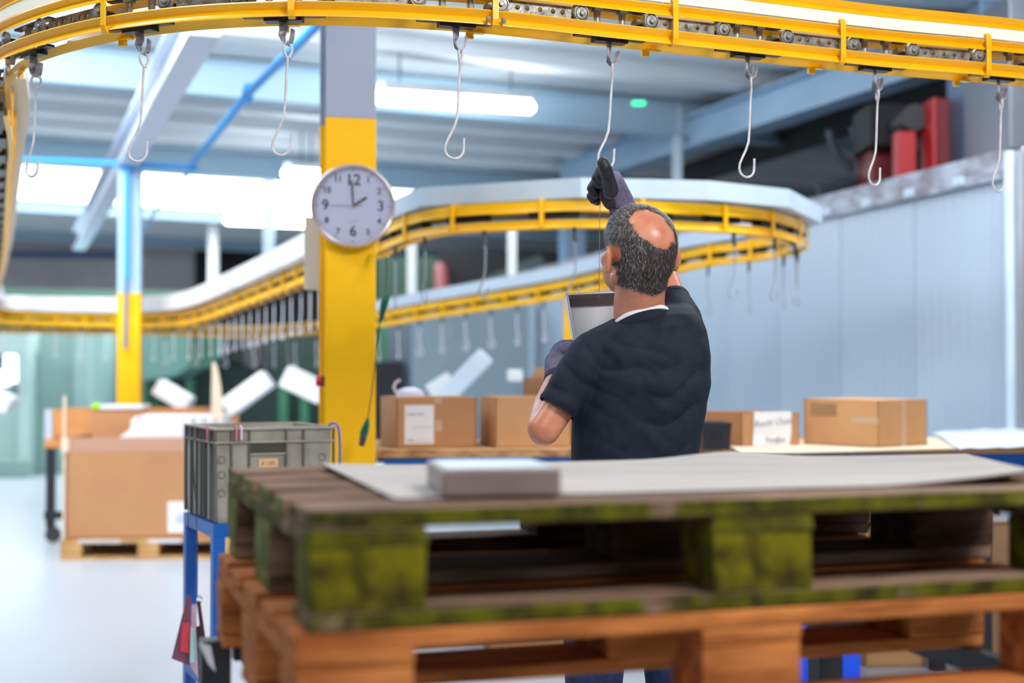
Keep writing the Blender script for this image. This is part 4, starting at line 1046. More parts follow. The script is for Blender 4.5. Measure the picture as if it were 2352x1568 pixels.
# upright cardboard strip
m = MB(); rings = []
for y_, xl, xr in ((965, 485, 512), (925, 485, 511), (880, 486, 506), (840, 487, 498), (830, 488, 491)):
    a_ = P(xl, y_, 10.0); b_ = P(xr, y_, 10.0); rings.append([a_, b_, b_ + Vector((0, .012, 0)), a_ + Vector((0, .012, 0))])
m.loft(rings); m2 = MB(); tag(build('curved_cardboard_strip', m, mat('beige_card', rgb(222, 202, 178), .8)), 'narrow curved beige cardboard strip standing up out of the big box', 'cardboard')

# ================================================================== CRATE ON BLUE STAND
ca = R(25); cf = P(490, 1201, 4.7)
stand = thing('crate_stand', 'blue steel stand carrying the grey plastic crate', 'stand', (cf.x, cf.y, 0), ca)
ZS = cf.z - .004; CL, CDp = .42, .46
m = MB(); m.span((0, 0, ZS - .045), (CL, .03, ZS)); m.span((0, CDp - .03, ZS - .045), (CL, CDp, ZS)); m.span((0, .03, ZS - .045), (.03, CDp - .03, ZS)); m.span((CL - .03, .03, ZS - .045), (CL, CDp - .03, ZS)); build('top_frame', m, BLUE, stand, stand)
for x, y in ((.0, .0), (CL - .04, 0), (0, CDp - .04), (CL - .04, CDp - .04)):
    m = MB(); m.span((x, y, 0), (x + .04, y + .04, ZS - .045)); build('leg', m, BLUE, stand, stand)
m = MB(); m.span((0, .04, .25), (.03, CDp - .04, .28)); m.span((CL - .03, .04, .25), (CL, CDp - .04, .28)); build('foot_rail', m, BLUE, stand, stand)
crt = thing('plastic_crate', 'weathered grey ribbed plastic crate on the blue stand', 'crate', (cf.x, cf.y, ZS + .001), ca)
Hc = .315; tpx = .010
m = MB()
def shell(x0, y0, x1, y1, z0, z1, tb):   # outward taper walls
    lo = [Vector((x0 + tb, y0 + tb, z0)), Vector((x1 - tb, y0 + tb, z0)), Vector((x1 - tb, y1 - tb, z0)), Vector((x0 + tb, y1 - tb, z0))]
    hi = [Vector((x0, y0, z1)), Vector((x1, y0, z1)), Vector((x1, y1, z1)), Vector((x0, y1, z1))]
    return lo, hi
lo, hi = shell(.012, .012, CL - .012, CDp - .012, 0, Hc, .008)
ins = [Vector((p.x + (.006 if p.x < .2 else -.006), p.y + (.006 if p.y < .2 else -.006), p.z)) for p in hi]
inb = [Vector((p.x + (.006 if p.x < .2 else -.006), p.y + (.006 if p.y < .2 else -.006), .01)) for p in lo]
m.loft([lo, hi, ins, inb]); build('crate_shell', m, CRATE, crt, crt)
m = MB()
for z0, z1, o_ in ((Hc - .008, Hc, .0), (Hc - .052, Hc - .046, .002)):
    m.span((o_, o_, z0), (CL - o_, .014, z1)); m.span((o_, CDp - .014, z0), (CL - o_, CDp - o_, z1)); m.span((o_, .014, z0), (.014, CDp - .014, z1)); m.span((CL - .014, .014, z0), (CL - o_, CDp - .014, z1))
build('rim', m, CRATE, crt, crt, bevel=.002)
for x in (.002, .058, .118, .245, .305, CL - .008): 
    m = MB(); m.span((x, .003, .006), (x + .006, .016, Hc - .008)); build('rib', m, CRATED, crt, crt)
for y in (.06, .15, .20, .27, .36, CDp - .012):
    m = MB(); m.span((.001, y, .006), (.016, y + .012, Hc - .008)); build('rib', m, CRATED, crt, crt)
for y in (.085, .225, .30, .40):
    m = MB(); m.span((.009, y, .006), (.019, y + .035, Hc - .055)); build('sheen_strip', m, mat('crate_side_sheen', rgb(190, 192, 190), .4) if 'crate_side_sheen' not in bpy.data.materials else bpy.data.materials['crate_side_sheen'], crt, crt)  # whitish reflections on the crate's left side, painted as pale strips
m = MB(); m.span((.128, .004, Hc - .115), (.243, .0115, Hc - .052)); m.span((.132, .0035, Hc - .105), (.238, .0042, Hc - .056)); 
m = MB(); m.span((.126, .0095, Hc - .085), (.243, .012, Hc - .054)); build('grip_opening', m, mat('crate_recess', rgb(70, 66, 60), .8), crt, crt)
m = MB(); m.span((.124, .005, Hc - .092), (.245, .012, Hc - .086)); build('grip_sill', m, CRATE, crt, crt)
m = MB(); m.span((.154, .0085, Hc - .140), (.220, .0112, Hc - .105)); lbl = build('paper_sticker', m, mat('buff_sticker', rgb(222, 178, 132), .7), crt, crt)
m = MB(); textmesh(m, 'A 100', .019, Matrix.Translation((.184, .0083, Hc - .121)) @ Matrix.Rotation(R(90), 4, 'X'), shear=.2); build('sticker_print', m, mat('brown_ink', rgb(96, 70, 50), .7), lbl, crt)
m = MB()
for x_ in (.03, .375):
    for z_ in (.10, .16, .21):
        M_ = Matrix.Translation((x_, .0098, z_)) @ Matrix.Rotation(R(90), 4, 'X'); m.lathe([(.011, 0), (.011, .0012), (.013, .0012), (.013, 0)], 20, M_)
build('moulded_ring', m, CRATED, crt, crt, smooth=True)
# cable ties on the rim, blue hook
for i, (x_, col_, lb) in enumerate(((.075, (214, 110, 122), 'pink plastic tie clipped over the crate front rim, left one'), (.092, (232, 204, 222), 'pale pink tie clipped over the crate front rim, right one'))):
    m = MB(); m.tube([(x_, .02, Hc + .001), (x_, .006, Hc + .005), (x_, -.004, Hc + .001), (x_, -.005, Hc - .04)], .0035, 6)
    tag(build('plastic_tie', m, mat('tie_%d' % i if False else ('pink_tie' if i == 0 else 'pale_tie'), rgb(*col_), .4), None, crt, smooth=True), lb, 'tie')
m = MB(); m.tube([(.004, .10, Hc + .003), (-.004, .08, Hc + .004), (-.006, .07, Hc - .02), (-.006, .07, Hc - .045)], .0032, 6)
tag(build('plastic_tie', m, bpy.data.materials['pink_tie'], None, crt, smooth=True), 'dark pink tie hooked over the crate\'s left rim', 'tie')
m = MB(); m.tube(crom([Vector(p) for p in ((CL - .02, .02, Hc + .002), (CL - .012, .01, Hc + .010), (CL + .004, .0, Hc + .006), (CL + .012, -.004, Hc - .03), (CL + .014, -.004, Hc - .12), (CL + .012, 0, Hc - .25))], .015)[0], .0042, 8)
build('cord', m, mat('blue_cord', rgb(10, 96, 190), .4), crt, crt, smooth=True, label='blue cord looped over the right end')
# tags hanging on strings
tg = thing('hanging_tags', 'bunch of red and grey plastic tags hanging on cords from the crate', 'tag', P(440, 1560, 4.62))
m = MB(); m.tube([P(444, 978, 4.78), P(446, 1100, 4.70), P(454, 1240, 4.62), P(453, 1368, 4.62)], .0016, 5); m.tube([P(428, 985, 4.95), P(432, 1200, 4.66), P(434, 1360, 4.64)], .0014, 5); build('cord', m, CORD, tg)
m = MB(); m.tube(arc(P(456, 1376, 4.62), .012, 0, 330, 12), .0014, 5); m.tube(arc(P(436, 1364, 4.62), .010, 30, 330, 12), .0014, 5); m.tube([P(444, 1368, 4.62), P(462, 1374, 4.62)], .0012, 5); build('wire_ring', m, CORD, tg)
TG = [([(430, 1366), (437, 1372), (436, 1528), (394, 1512)], mat('red_grey_tag', rgb(120, 66, 80), .35)), ([(418, 1430), (434, 1428), (434, 1500), (414, 1495)], mat('bright_red_tag', rgb(206, 60, 72), .35)),
      ([(440, 1388), (448, 1388), (460, 1562), (436, 1530)], mat('clear_pink_tag', rgb(206, 170, 186), .3)), ([(438, 1440), (446, 1446), (450, 1520), (436, 1522)], mat('mint_tag', rgb(160, 204, 198), .4)),
      ([(452, 1380), (459, 1380), (480, 1532), (470, 1540)], mat('maroon_tag', rgb(74, 30, 40), .35)), ([(450, 1440), (458, 1436), (470, 1560), (458, 1566)], mat('black_tag', rgb(36, 30, 36), .35))]
for i, (pp_, mt) in enumerate(TG):
    m = MB(); d_ = 4.60 + (.012 * i if i % 2 == 0 else -.01 * i); fr_ = [P(x, y, d_) for x, y in pp_]; m.loft([fr_, [p + Vector((.001, .003, 0)) for p in fr_]]); build('tag_card', m, mt, tg)
# ================================================================== FOREGROUND PALLET STACK
fx, fy = -.240, 1.69
labels = ['topmost mossy green wooden pallet of the foreground stack', 'orange-brown wooden pallet right under the mossy one'] + ['pallet number %s below the orange one in the foreground stack' % w_ for w_ in ('one', 'two', 'three', 'four', 'five', 'six')]
for i in range(2):
    z_ = 1.152 - .144 * (i + 1)
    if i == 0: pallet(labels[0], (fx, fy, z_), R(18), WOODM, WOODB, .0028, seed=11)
    else: pallet(labels[1], (fx - .015, fy - .012, z_ - .0006), R(18.2), WOODO, WOODO, .0022, seed=12)
ft = thing('pallet_stand', 'dark steel frame stand that carries the two foreground pallets', 'stand', (fx - .012, fy - .008, 0), R(18))
CHM = mat('charcoal_metal', rgb(34, 34, 40), .5)
zt_ = .8632
for x, y in ((.02, .03), (1.14, .03), (-.035, .765), (1.14, .765)):
    m = MB(); m.span((x, y, 0), (x + .05, y + .05, zt_)); build('leg', m, CHM, ft, ft, bevel=.003)
m = MB(); m.span((.02, .765, zt_ - .035), (1.14, .80, zt_)); build('back_rail', m, CHM, ft, ft)
m = MB(); m.span((.07, .03, zt_ - .035), (1.14, .06, zt_)); build('front_rail', m, CHM, ft, ft)
for x in (.03, 1.15):
    m = MB(); m.span((x, .08, zt_ - .035), (x + .03, .765, zt_)); build('side_rail', m, CHM, ft, ft)
m = MB(); m.v = [Vector(p) for p in ((-.040, .762, zt_ + .001), (-.020, .762, zt_ - .006), (-.012, .762, zt_ - .05), (-.024, .762, zt_ - .036), (-.040, .760, zt_ + .001), (-.020, .760, zt_ - .006), (-.012, .760, zt_ - .05), (-.024, .760, zt_ - .036))]
m.f = [[0, 1, 2, 3], [7, 6, 5, 4], [0, 4, 5, 1], [1, 5, 6, 2], [2, 6, 7, 3], [3, 7, 4, 0]]; m.m = [0] * 6; build('torn_sticker', m, PAPER, ft, ft)
# grey cardboard sheet on the top pallet
ZP = 1.1525
g, h = 34, 10
m = MB()
fe = [(906, 1150), (1300, 1142), (1700, 1128), (2000, 1117), (2200, 1104), (2352, 1086), (2500, 1072)]
be = [(735, 1076), (1200, 1071), (1600, 1065), (1900, 1062), (2130, 1068), (2352, 1070), (2500, 1062)]
def lerp_list(l, u):
    u *= len(l) - 1; i = min(int(u), len(l) - 2); f_ = u - i; return (l[i][0] + (l[i + 1][0] - l[i][0]) * f_, l[i][1] + (l[i + 1][1] - l[i][1]) * f_)
f0 = PZ(908, 1150, ZP); f1 = f0 + Vector((math.cos(R(17.5)), math.sin(R(17.5)), 0)) * 1.12
k0 = PZ(737, 1076, ZP); k1 = k0 + Vector((math.cos(R(17.5)), math.sin(R(17.5)), 0)) * 1.28
f1 = PZ(2352, 1113, ZP) + Vector((.02, .02, 0))
for zz in (0, 1):
    for j in range(h):
        for i in range(g):
            u = i / (g - 1); v_ = j / (h - 1); p = f0.lerp(f1, u).lerp(k0.lerp(k1, u), v_)
            lift_ = .017 * max(0, (u - .72) / .28) ** 1.6 * (1 - v_) + .013 * math.exp(-((u - .60) / .09) ** 2) * v_ ** 2 + .006 * max(0, .12 - u) / .12 * v_
            p.z = ZP + lift_ + (.0032 if zz else 0); m.v.append(p)
for zz in (0, 1):
    for j in range(h - 1):
        for i in range(g - 1):
            a_ = zz * g * h + j * g + i; f_ = [a_, a_ + 1, a_ + g + 1, a_ + g]; m.f.append(f_ if zz else f_[::-1]); m.m.append(0)
edge = [j * g for j in range(h)][::-1] + list(range(1, g)) + [g - 1 + j * g for j in range(1, h)] + [(h - 1) * g + i for i in range(1, g - 1)][::-1]
for i in range(len(edge)):
    a_, b_ = edge[i], edge[(i + 1) % len(edge)]; m.f.append([a_, b_, b_ + g * h, a_ + g * h]); m.m.append(1)
tag(build('cardboard_sheet', m, [SHEETC, SHEETE]), 'large pale grey cardboard sheet lying on the mossy pallet', 'sheet')
# sheet metal tray on it
q0 = PZ(1018, 1142, ZP + .004)
tr = thing('sheet_metal_tray', 'shallow silvery sheet-metal tray upside down on the grey cardboard sheet', 'tray', (q0.x, q0.y, ZP + .0042), R(10))
m = MB(); w_, dd_, hh = .155, .19, .036
m.span((0, 0, 0), (w_, .003, hh)); m.span((0, dd_ - .003, 0), (w_, dd_, hh)); m.span((0, 0, 0), (.003, dd_, hh)); m.span((w_ - .003, 0, 0), (w_, dd_, hh))
m = MB(); m.span((0, 0, 0), (w_, dd_, hh)); build('tray_shell', m, ALU, tr, tr, bevel=.004, bseg=3)
m = MB(); m.span((.008, .008, hh - .001), (w_ - .008, dd_ - .008, hh + .0008)); build('tray_face', m, mat('pale_blue_tray_top', rgb(196, 214, 230), .35), tr, tr)  # top face in a paler, bluer tone than the sides

# ================================================================== THE MAN
def skinmat():
    m, nt, b = newmat('skin'); L = nt.links; N = nt.nodes
    tc = N.new('ShaderNodeTexCoord'); n = N.new('ShaderNodeTexNoise'); n.inputs['Scale'].default_value = 14; n.inputs['Detail'].default_value = 5
    r = N.new('ShaderNodeValToRGB'); r.color_ramp.elements[0].position = .35; r.color_ramp.elements[1].position = .7
    r.color_ramp.elements[0].color = rgb(198, 122, 92); r.color_ramp.elements[1].color = rgb(222, 152, 120)
    L.new(tc.outputs['Object'], n.inputs['Vector']); L.new(n.outputs['Fac'], r.inputs[0]); L.new(r.outputs[0], b.inputs['Base Color'])
    b.inputs['Roughness'].default_value = .34; b.inputs['Subsurface Weight'].default_value = .12; b.inputs['Subsurface Radius'].default_value = (.012, .004, .002); b.inputs['Subsurface Scale'].default_value = .6
    n2 = N.new('ShaderNodeTexNoise'); n2.inputs['Scale'].default_value = 260; L.new(tc.outputs['Object'], n2.inputs['Vector'])
    bp = N.new('ShaderNodeBump'); bp.inputs['Strength'].default_value = .12; bp.inputs['Distance'].default_value = .002; L.new(n2.outputs['Fac'], bp.inputs['Height']); L.new(bp.outputs[0], b.inputs['Normal'])
    return m
SKIN = skinmat()
SHIRT = mat('dark_navy_cotton', rgb(27, 35, 50), .75, c2=rgb(21, 28, 41), scale=40, bump=.25, bscale=500, spec=.25)
GLVP = mat('purple_grey_glove_knit', rgb(116, 110, 136), .8, c2=rgb(98, 94, 120), scale=60, bump=.2, bscale=600, spec=.2)
GLVB = mat('black_glove_coating', rgb(36, 36, 42), .5, c2=rgb(28, 28, 34), scale=30, bump=.15, bscale=200)
JEAN = mat('blue_denim', rgb(34, 54, 96), .9, c2=rgb(26, 42, 78), scale=60, bump=.2, bscale=300)
D0 = 3.46
man = thing('person', 'man in dark navy T-shirt reaching up with a gloved hand, back to the camera', 'person', (.296, D0, 0))
hc = P(1473, 562, 3.44)
yaw, pit, rol = R(24), R(13), R(-3)
HR = Matrix.Rotation(yaw, 3, 'Z') @ Matrix.Rotation(rol, 3, 'Y') @ Matrix.Rotation(pit, 3, 'X')
def hp(x, y, z): return hc + HR @ Vector((x, y, z))
m = MB()
m.ell(hp(0, 0, 0), (.080, .098, .092), HR, 36, 24)
m.ell(hp(0, .022, .012), (.076, .082, .080), HR, 32, 20)
m.ell(hp(0, -.022, -.030), (.070, .070, .070), HR, 28, 16)
m.ell(hp(0, .050, -.055), (.060, .052, .075), HR, 28, 16)
m.ell(hp(0, .058, -.098), (.046, .040, .034), HR, 24, 12)
for s_ in (-1, 1):
    m.caps(hp(s_ * .056, .008, -.080), .018, hp(s_ * .028, .070, -.112), .016); m.ell(hp(s_ * .048, .040, -.070), (.024, .042, .046), HR)
    m.ell(hp(s_ * .046, .066, -.046), (.026, .024, .024), HR)
m.caps(hp(0, .094, -.020), .010, hp(0, .108, -.055), .012)       # nose
m.ell(hp(0, .100, -.087), (.024, .012, .010), HR)                # mouth
m.ell(hp(0, .092, .002), (.050, .014, .014), HR)                 # brow
# neck
nb = P(1470, 735, 3.49)
m.tube([hp(0, -.025, -.05), hp(0, -.012, -.095), P(1468, 690, 3.475), nb, nb + Vector((0, 0, -.05))], [.056, .060, .0625, .066, .07], 24)
# torso core (under the shirt) and arms
m.ell(P(1475, 860, D0 + .02), (.130, .075, .13), None, 24, 14)
Lsh = P(1356, 825, 3.44); Lel = P(1249, 985, 3.40); Lwr = P(1281, 868, 3.60)
m.caps(Lsh, .042, Lel, .040, 20); m.caps(Lel, .0405, Lel.lerp(Lwr, .35), .043, 20); m.caps(Lel.lerp(Lwr, .35), .043, Lwr, .028, 20)
Rsh = P(1572, 775, 3.50); Rel = P(1507, 600, 3.66); Rwr = P(1436, 492, 3.755)
m.caps(Rsh, .040, Rel, .040, 20); m.caps(Rel, .042, Rel.lerp(Rwr, .35), .043, 20); m.caps(Rel.lerp(Rwr, .35), .043, Rwr, .029, 20)
m.caps(P(1475, 850, D0 + .03), .06, Rsh, .035, 16); m.caps(P(1475, 850, D0 + .02), .06, Lsh, .035, 16); m.caps(nb, .06, P(1475, 850, D0 + .02), .08, 16)
# ears are part of the head
for s_ in (-1, 1):
    EM = HR @ Matrix.Rotation(s_ * R(28), 3, 'Z')
    ec = hp(s_ * .087, -.004, -.036)
    m.ell(ec, (.006, .018, .031), EM, 20, 14)
    pts = [ec + EM @ Vector((s_ * .005, -.018 * math.cos(R(a)), .031 * math.sin(R(a)))) for a in range(-70, 130, 14)]
    m.tube(pts, .0045, 8)
body = fuse(m, .0035, 5, .5)
build('body', body, SKIN, man, smooth=True)

# shirt -------------------------------------------------------
m = MB()
rows = [(1190, 1306, 1604, .125, 3.47), (1120, 1308, 1600, .122, 3.47), (1068, 1312, 1597, .120, 3.47), (1000, 1313, 1607, .122, 3.47), (940, 1316, 1618, .128, 3.47), (880, 1322, 1627, .132, 3.47), (820, 1328, 1628, .130, 3.475), (785, 1334, 1624, .122, 3.48), (758, 1352, 1618, .108, 3.485), (740, 1392, 1611, .090, 3.49), (724, 1420, 1600, .076, 3.495), (708, 1480, 1590, .052, 3.51), (697, 1520, 1575, .034, 3.53)]
rings = []
for y_, xl, xr, dp, d_ in rows:
    a_ = P(xl, y_, d_); b_ = P(xr, y_, d_); c_ = (a_ + b_) / 2; hw = (b_ - a_).length / 2; rg = []
    for j in range(48):
        t_ = 2 * PI * j / 48; cx, cy = math.cos(t_), math.sin(t_); ex = .78
        u = math.copysign(abs(cx) ** ex, cx) * hw; v_ = math.copysign(abs(cy) ** ex, cy) * dp
        groove = .010 * math.exp(-(u / .03) ** 2) if cy < 0 and y_ < 1000 else 0       # spine hollow
        rg.append(c_ + Vector((u, v_ * 1.0 + groove - .02 * (u / hw if hw else 0), 0)))
    rings.append(rg)
m.loft(rings)
m.caps(P(1400, 806, 3.47), .070, P(1362, 812, 3.44), .056, 20)
# left sleeve, hanging down to a flat hem
def ring_at(c, dirv, r1, r2, n=28):
    d_ = dirv.normalized(); a_ = d_.cross(Vector((0, 1, 0))).normalized(); b_ = d_.cross(a_)
    return [c + a_ * r1 * math.cos(2 * PI * j / n) + b_ * r2 * math.sin(2 * PI * j / n) for j in range(n)]
sl = [P(1385, 792, 3.45), P(1354, 822, 3.43), P(1328, 862, 3.42), P(1303, 902, 3.41), P(1283, 934, 3.405)]
sr = [.050, .056, .0560, .0525, .0500]
m.loft([ring_at(sl[i], sl[min(i + 1, 4)] - sl[max(i - 1, 0)], sr[i], sr[i] * 1.05) for i in range(5)])
# right sleeve, reaching up and forward
m.caps(P(1530, 800, 3.48), .08, P(1562, 775, 3.49), .055, 20)
sl2 = [P(1566, 790, 3.48), P(1572, 760, 3.50), P(1566, 732, 3.525), P(1552, 706, 3.56), P(1543, 692, 3.58)]
sr2 = [.054, .052, .050, .047, .046]
m.loft([ring_at(sl2[i], sl2[min(i + 1, 4)] - sl2[max(i - 1, 0)], sr2[i], sr2[i]) for i in range(5)])
sh = fuse(m, .005, 7, .5)
# folds
import mathutils
nme = bpy.data.meshes.new('tmp'); nme.from_pydata([tuple(p) for p in sh.v], [], sh.f); nme.update()
nor = [v.normal.copy() for v in nme.vertices]
cx_ = P(1470, 900, D0)
for i, p in enumerate(sh.v):
    u = p.x - cx_.x; z_ = p.z
    if nor[i].y < .5:
        # diagonal drapes low on the right half of the back, rising to the right
        q = (z_ - .30 * u) * 42 + 2.2 * noise.noise(Vector((u * 9, z_ * 6, 3)))
        wgt = max(0, min(1, (u + .03) / .08)) * math.exp(-((z_ - 1.22) / .11) ** 2)
        f_ = (abs(math.sin(q)) ** .6 - .6) * .0115 * wgt
        n1 = noise.noise(Vector((u * 7 + 4, z_ * 16, p.y * 8))) * .0065
        n2 = noise.noise(Vector((u * 22, z_ * 30 + u * 14, 5))) * .0034
        q2 = (z_ + .55 * u) * 46 + 2.5 * noise.noise(Vector((u * 8, z_ * 8, 7)))
        w3 = max(0, min(1, (.06 - u) / .08)) * math.exp(-((z_ - 1.33) / .09) ** 2)
        f_ += (abs(math.sin(q2)) ** .6 - .6) * .007 * w3
        # puckers near the left armpit
        w2 = math.exp(-(((u + .10) / .05) ** 2 + ((z_ - 1.36) / .07) ** 2))
        f_ += w2 * .009 * noise.noise(Vector((u * 30 + z_ * 20, z_ * 34 - u * 20, 9)))
        kk = max(0.15, min(1, -nor[i].y * 1.3)); sh.v[i] = p + nor[i] * (f_ + n1 + n2) * kk
bpy.data.meshes.remove(nme)
shirt = build('t_shirt', sh, SHIRT, man, smooth=True)
# neck ribs: navy collar band and white undershirt edge (rings around the neck, low at the back)
def neckring(rx, ry, dz, rr, mt, nm, parent, flat=1.0):
    c_ = P(1470, 743, 3.485) + Vector((0, 0, dz)); m = MB(); pts = []
    for j in range(41):
        t_ = 2 * PI * j / 40
        x_ = rx * math.cos(t_); y_ = ry * math.sin(t_)
        z_ = .26 * x_ - (.026 * (y_ / ry)) 
        pts.append(c_ + Vector((x_, y_, z_)))
    rgs = []
    for j, p in enumerate(pts[:-1]):
        rgs.append(p)
    ringl = []
    n = len(rgs)
    for j in range(n + 1):
        p = rgs[j % n]; o_ = (p - c_); o_.z = 0; o_.normalize()
        ringl.append([p + o_ * rr * .45 * math.cos(a) + Vector((0, 0, rr * flat * math.sin(a))) + o_ * (-.25 * rr * flat * math.sin(a)) for a in [2 * PI * k / 10 for k in range(10)]])
    m.loft(ringl, False); return build(nm, m, mt, parent, smooth=True)
RIBM2 = mat('ribbed_navy_collar', rgb(30, 37, 52), .85, bump=.3, bscale=300, spec=.2)
neckring(.078, .072, -.012, .013, RIBM2, 'collar', shirt, 1.1)
neckring(.0715, .066, .003, .008, mat('white_cotton', rgb(222, 222, 228), .8), 'undershirt', man, 1.2)
# sleeve hems
for sl_, r_, rf in ((sl, .0495, 1.05), (sl2, .0455, 1.0)):
    dv = (sl_[-1] - sl_[-2]).normalized(); m = MB(); a_ = dv.cross(Vector((0, 1, 0))).normalized(); b_ = dv.cross(a_)
    ringl = []
    for j in range(33):
        t_ = 2 * PI * j / 32; o_ = a_ * math.cos(t_) + b_ * math.sin(t_) * rf
        p = sl_[-1] - dv * .004 + o_ * r_
        ringl.append([p + o_ * .0022 * math.cos(k) + dv * .010 * math.sin(k) for k in [2 * PI * q / 8 for q in range(8)]])
    m.loft(ringl, False); build('sleeve_hem', m, SHIRT, shirt, smooth=True)
# jeans and shoes
m = MB()
hipc = P(1455, 1150, 3.47); hx = hipc.x
m.ell((hx, 3.47, .93), (.165, .115, .13), None, 28, 16)
for s_ in (-1, 1):
    m.caps((hx + s_ * .085, 3.47, .90), .095, (hx + s_ * .10, 3.46, .50), .066, 22)
    m.caps((hx + s_ * .10, 3.46, .50), .066, (hx + s_ * .115, 3.48, .10), .050, 22)
jn = fuse(m, .008, 5, .5)
build('jeans', jn, JEAN, man, smooth=True)
for s_ in (-1, 1):
    m = MB(); x_ = hx + s_ * .115
    m.ell((x_, 3.47, .055), (.046, .07, .05), None, 20, 12); m.ell((x_, 3.55, .040), (.048, .10, .038), None, 20, 12)
    for i_ in range(len(m.v)): m.v[i_].z = max(m.v[i_].z, .0)
    build('shoe', m, BLK, man, smooth=True)

# gloves ----------------------------------------------------------
def fingers(m, chains):
    for ch in chains:
        for (a_, ra), (b_, rb) in zip(ch, ch[1:]): m.caps(a_, ra, b_, rb, 12, 4)
# right hand: thumb up against the hook, fingers folded to the left
m = MB()
m.caps(Rwr, .036, P(1424, 462, 3.7381), .036, 18); m.caps(P(1424, 462, 3.7381), .036, P(1408, 420, 3.6917), .030, 18)
m.ell(P(1412, 440, 3.7140), (.036, .024, .048), Matrix.Rotation(R(-14), 3, 'Y'))
m.caps(P(1414, 440, 3.7140), .028, P(1412, 408, 3.6980), .019)
thumb = [(P(1402, 440, 3.6890), .021), (P(1396, 405, 3.6380), .0165), (P(1390, 385, 3.6280), .0158), (P(1384, 374, 3.6260), .0145)]
fingers(m, [thumb])
gR = fuse(m, .003, 4, .5)
gl = build('work_glove', gR, GLVP, man, smooth=True, label='right glove with purple-grey back and black coated fingers')
m = MB()
index = [(P(1398, 402, 3.7030), .0165), (P(1380, 394, 3.6960), .0155), (P(1371, 408, 3.6830), .0148), (P(1376, 422, 3.6804), .0135)]
middle = [(P(1396, 420, 3.7217), .016), (P(1371, 416, 3.7082), .0150), (P(1360, 432, 3.7091), .0142), (P(1367, 446, 3.7092), .0130)]
ring_ = [(P(1396, 436, 3.7405), .015), (P(1368, 436, 3.7325), .0138), (P(1358, 450, 3.7327), .0128), (P(1364, 459, 3.7285), .0118)]
little = [(P(1400, 450, 3.7577), .014), (P(1376, 452, 3.7544), .0120), (P(1366, 460, 3.7513), .0112), (P(1372, 464, 3.7428), .0100)]
fingers(m, [index, middle, ring_, little])
thumbb = [(P(1402, 436, 3.6825), .0225), (P(1396, 405, 3.6375), .0176), (P(1390, 385, 3.6275), .0168), (P(1385, 374, 3.6255), .0155)]
fingers(m, [thumbb]); m.ell(P(1398, 452, 3.7064), (.022, .018, .036), Matrix.Rotation(R(-14), 3, 'Y'))
build('coated_fingers', fuse(m, .0022, 3, .5), GLVB, gl, smooth=True)
# glove cuff
m = MB(); m.caps(Rwr - (Rwr - Rel).normalized() * .04, .035, Rwr + (P(1424, 462, 3.7381) - Rwr) * .3, .0375, 18); build('knit_cuff', m, mat('dark_knit_cuff', rgb(62, 60, 82), .85, bump=.2, bscale=400, spec=.2), gl, smooth=True)
# left hand gripping the tray rim
m = MB()
m.caps(Lwr, .034, P(1284, 835, 3.64), .038, 18)
m.ell(P(1286, 822, 3.655), (.030, .030, .044), Matrix.Rotation(R(8), 3, 'Y'))
fl_ = []
for i, (y0, ln) in enumerate(((796, 1.0), (808, 1.06), (822, 1.0), (836, .85))):
    fl_.append([(P(1284, y0 + 4, 3.66), .0165), (P(1292, y0 - 2, 3.690), .0158), (P(1308, y0 - 4, 3.70), .0150), (P(1308 + 18 * ln, y0, 3.695), .0140)])
fl_.append([(P(1284, 815, 3.635), .018), (P(1296, 800, 3.620), .0165), (P(1312, 792, 3.625), .0150)])
fingers(m, fl_)
gL = build('work_glove', fuse(m, .003, 4, .5), GLVP, man, smooth=True, label='left purple-grey glove gripping the tray')
m = MB(); rl = Lwr + (Lwr - Lel).normalized() * .0; m.caps(Lwr - (Lwr - Lel).normalized() * .018, .0335, Lwr + (Lwr - Lel).normalized() * .006, .0345, 18); build('knit_cuff', m, bpy.data.materials['dark_knit_cuff'], gL, smooth=True)

# hair -----------------------------------------------------------------
HCAP = mat('grey_brown_hair_base', rgb(86, 74, 70), .8, c2=rgb(50, 42, 40), scale=120, stretch=(1, 1, .35), bump=.5, bscale=300)
HAIRM, nt, b = newmat('salt_and_pepper_hair')
at = nt.nodes.new('ShaderNodeAttribute'); at.attribute_name = 'hc'
nt.links.new(at.outputs['Color'], b.inputs['Base Color']); b.inputs['Roughness'].default_value = .5
me = bpy.data.meshes.new('tb'); me.from_pydata([tuple(p) for p in body.v], [], body.f); me.update()
bn = [v.normal.copy() for v in me.vertices]
iHR = HR.transposed()
pcx, pcz = P(1502, 524, 3.36).x, P(1502, 524, 3.36).z
ax1 = Vector((1, -.80)).normalized(); ax2 = Vector((-ax1.y, ax1.x))
def hairw(p, n):
    """hair density 0..1 at a scalp point"""
    q = iHR @ (p - hc)
    if q.y > .085 or q.z < -.12: return 0
    if q.z < -.02 and q.y > .012 - .25 * min(0, q.z + .02) * 0: 
        if q.y > .012 + max(0, (q.z + .03)) * .6: return 0
    if q.z >= -.02 and q.y > .03 + (q.z + .02) * .62: return 0
    if q.z < -.05 and abs(q.x) > .062 and q.y > -.03: return 0                # behind the ears
    if abs(q.x) > .072 and abs(q.y + .002) < .034 and abs(q.z + .036) < .044: return 0
    lowlim = -.112 + .25 * abs(q.x)
    if q.z < lowlim: return 0
    d_ = 1.0
    if q.y < .03 + .05 or True:
        v = Vector((p.x - pcx, p.z - pcz)); e_ = (v.dot(ax1) / .066) ** 2 + (v.dot(ax2) / .038) ** 2
        if p.y < hc.y + .045:
            e_ += noise.noise(p * 60) * .25
            d_ = max(0, min(1, (e_ - .72) / .55))
    if q.z < lowlim + .02: d_ *= .35 + .65 * (q.z - lowlim) / .02
    return d_
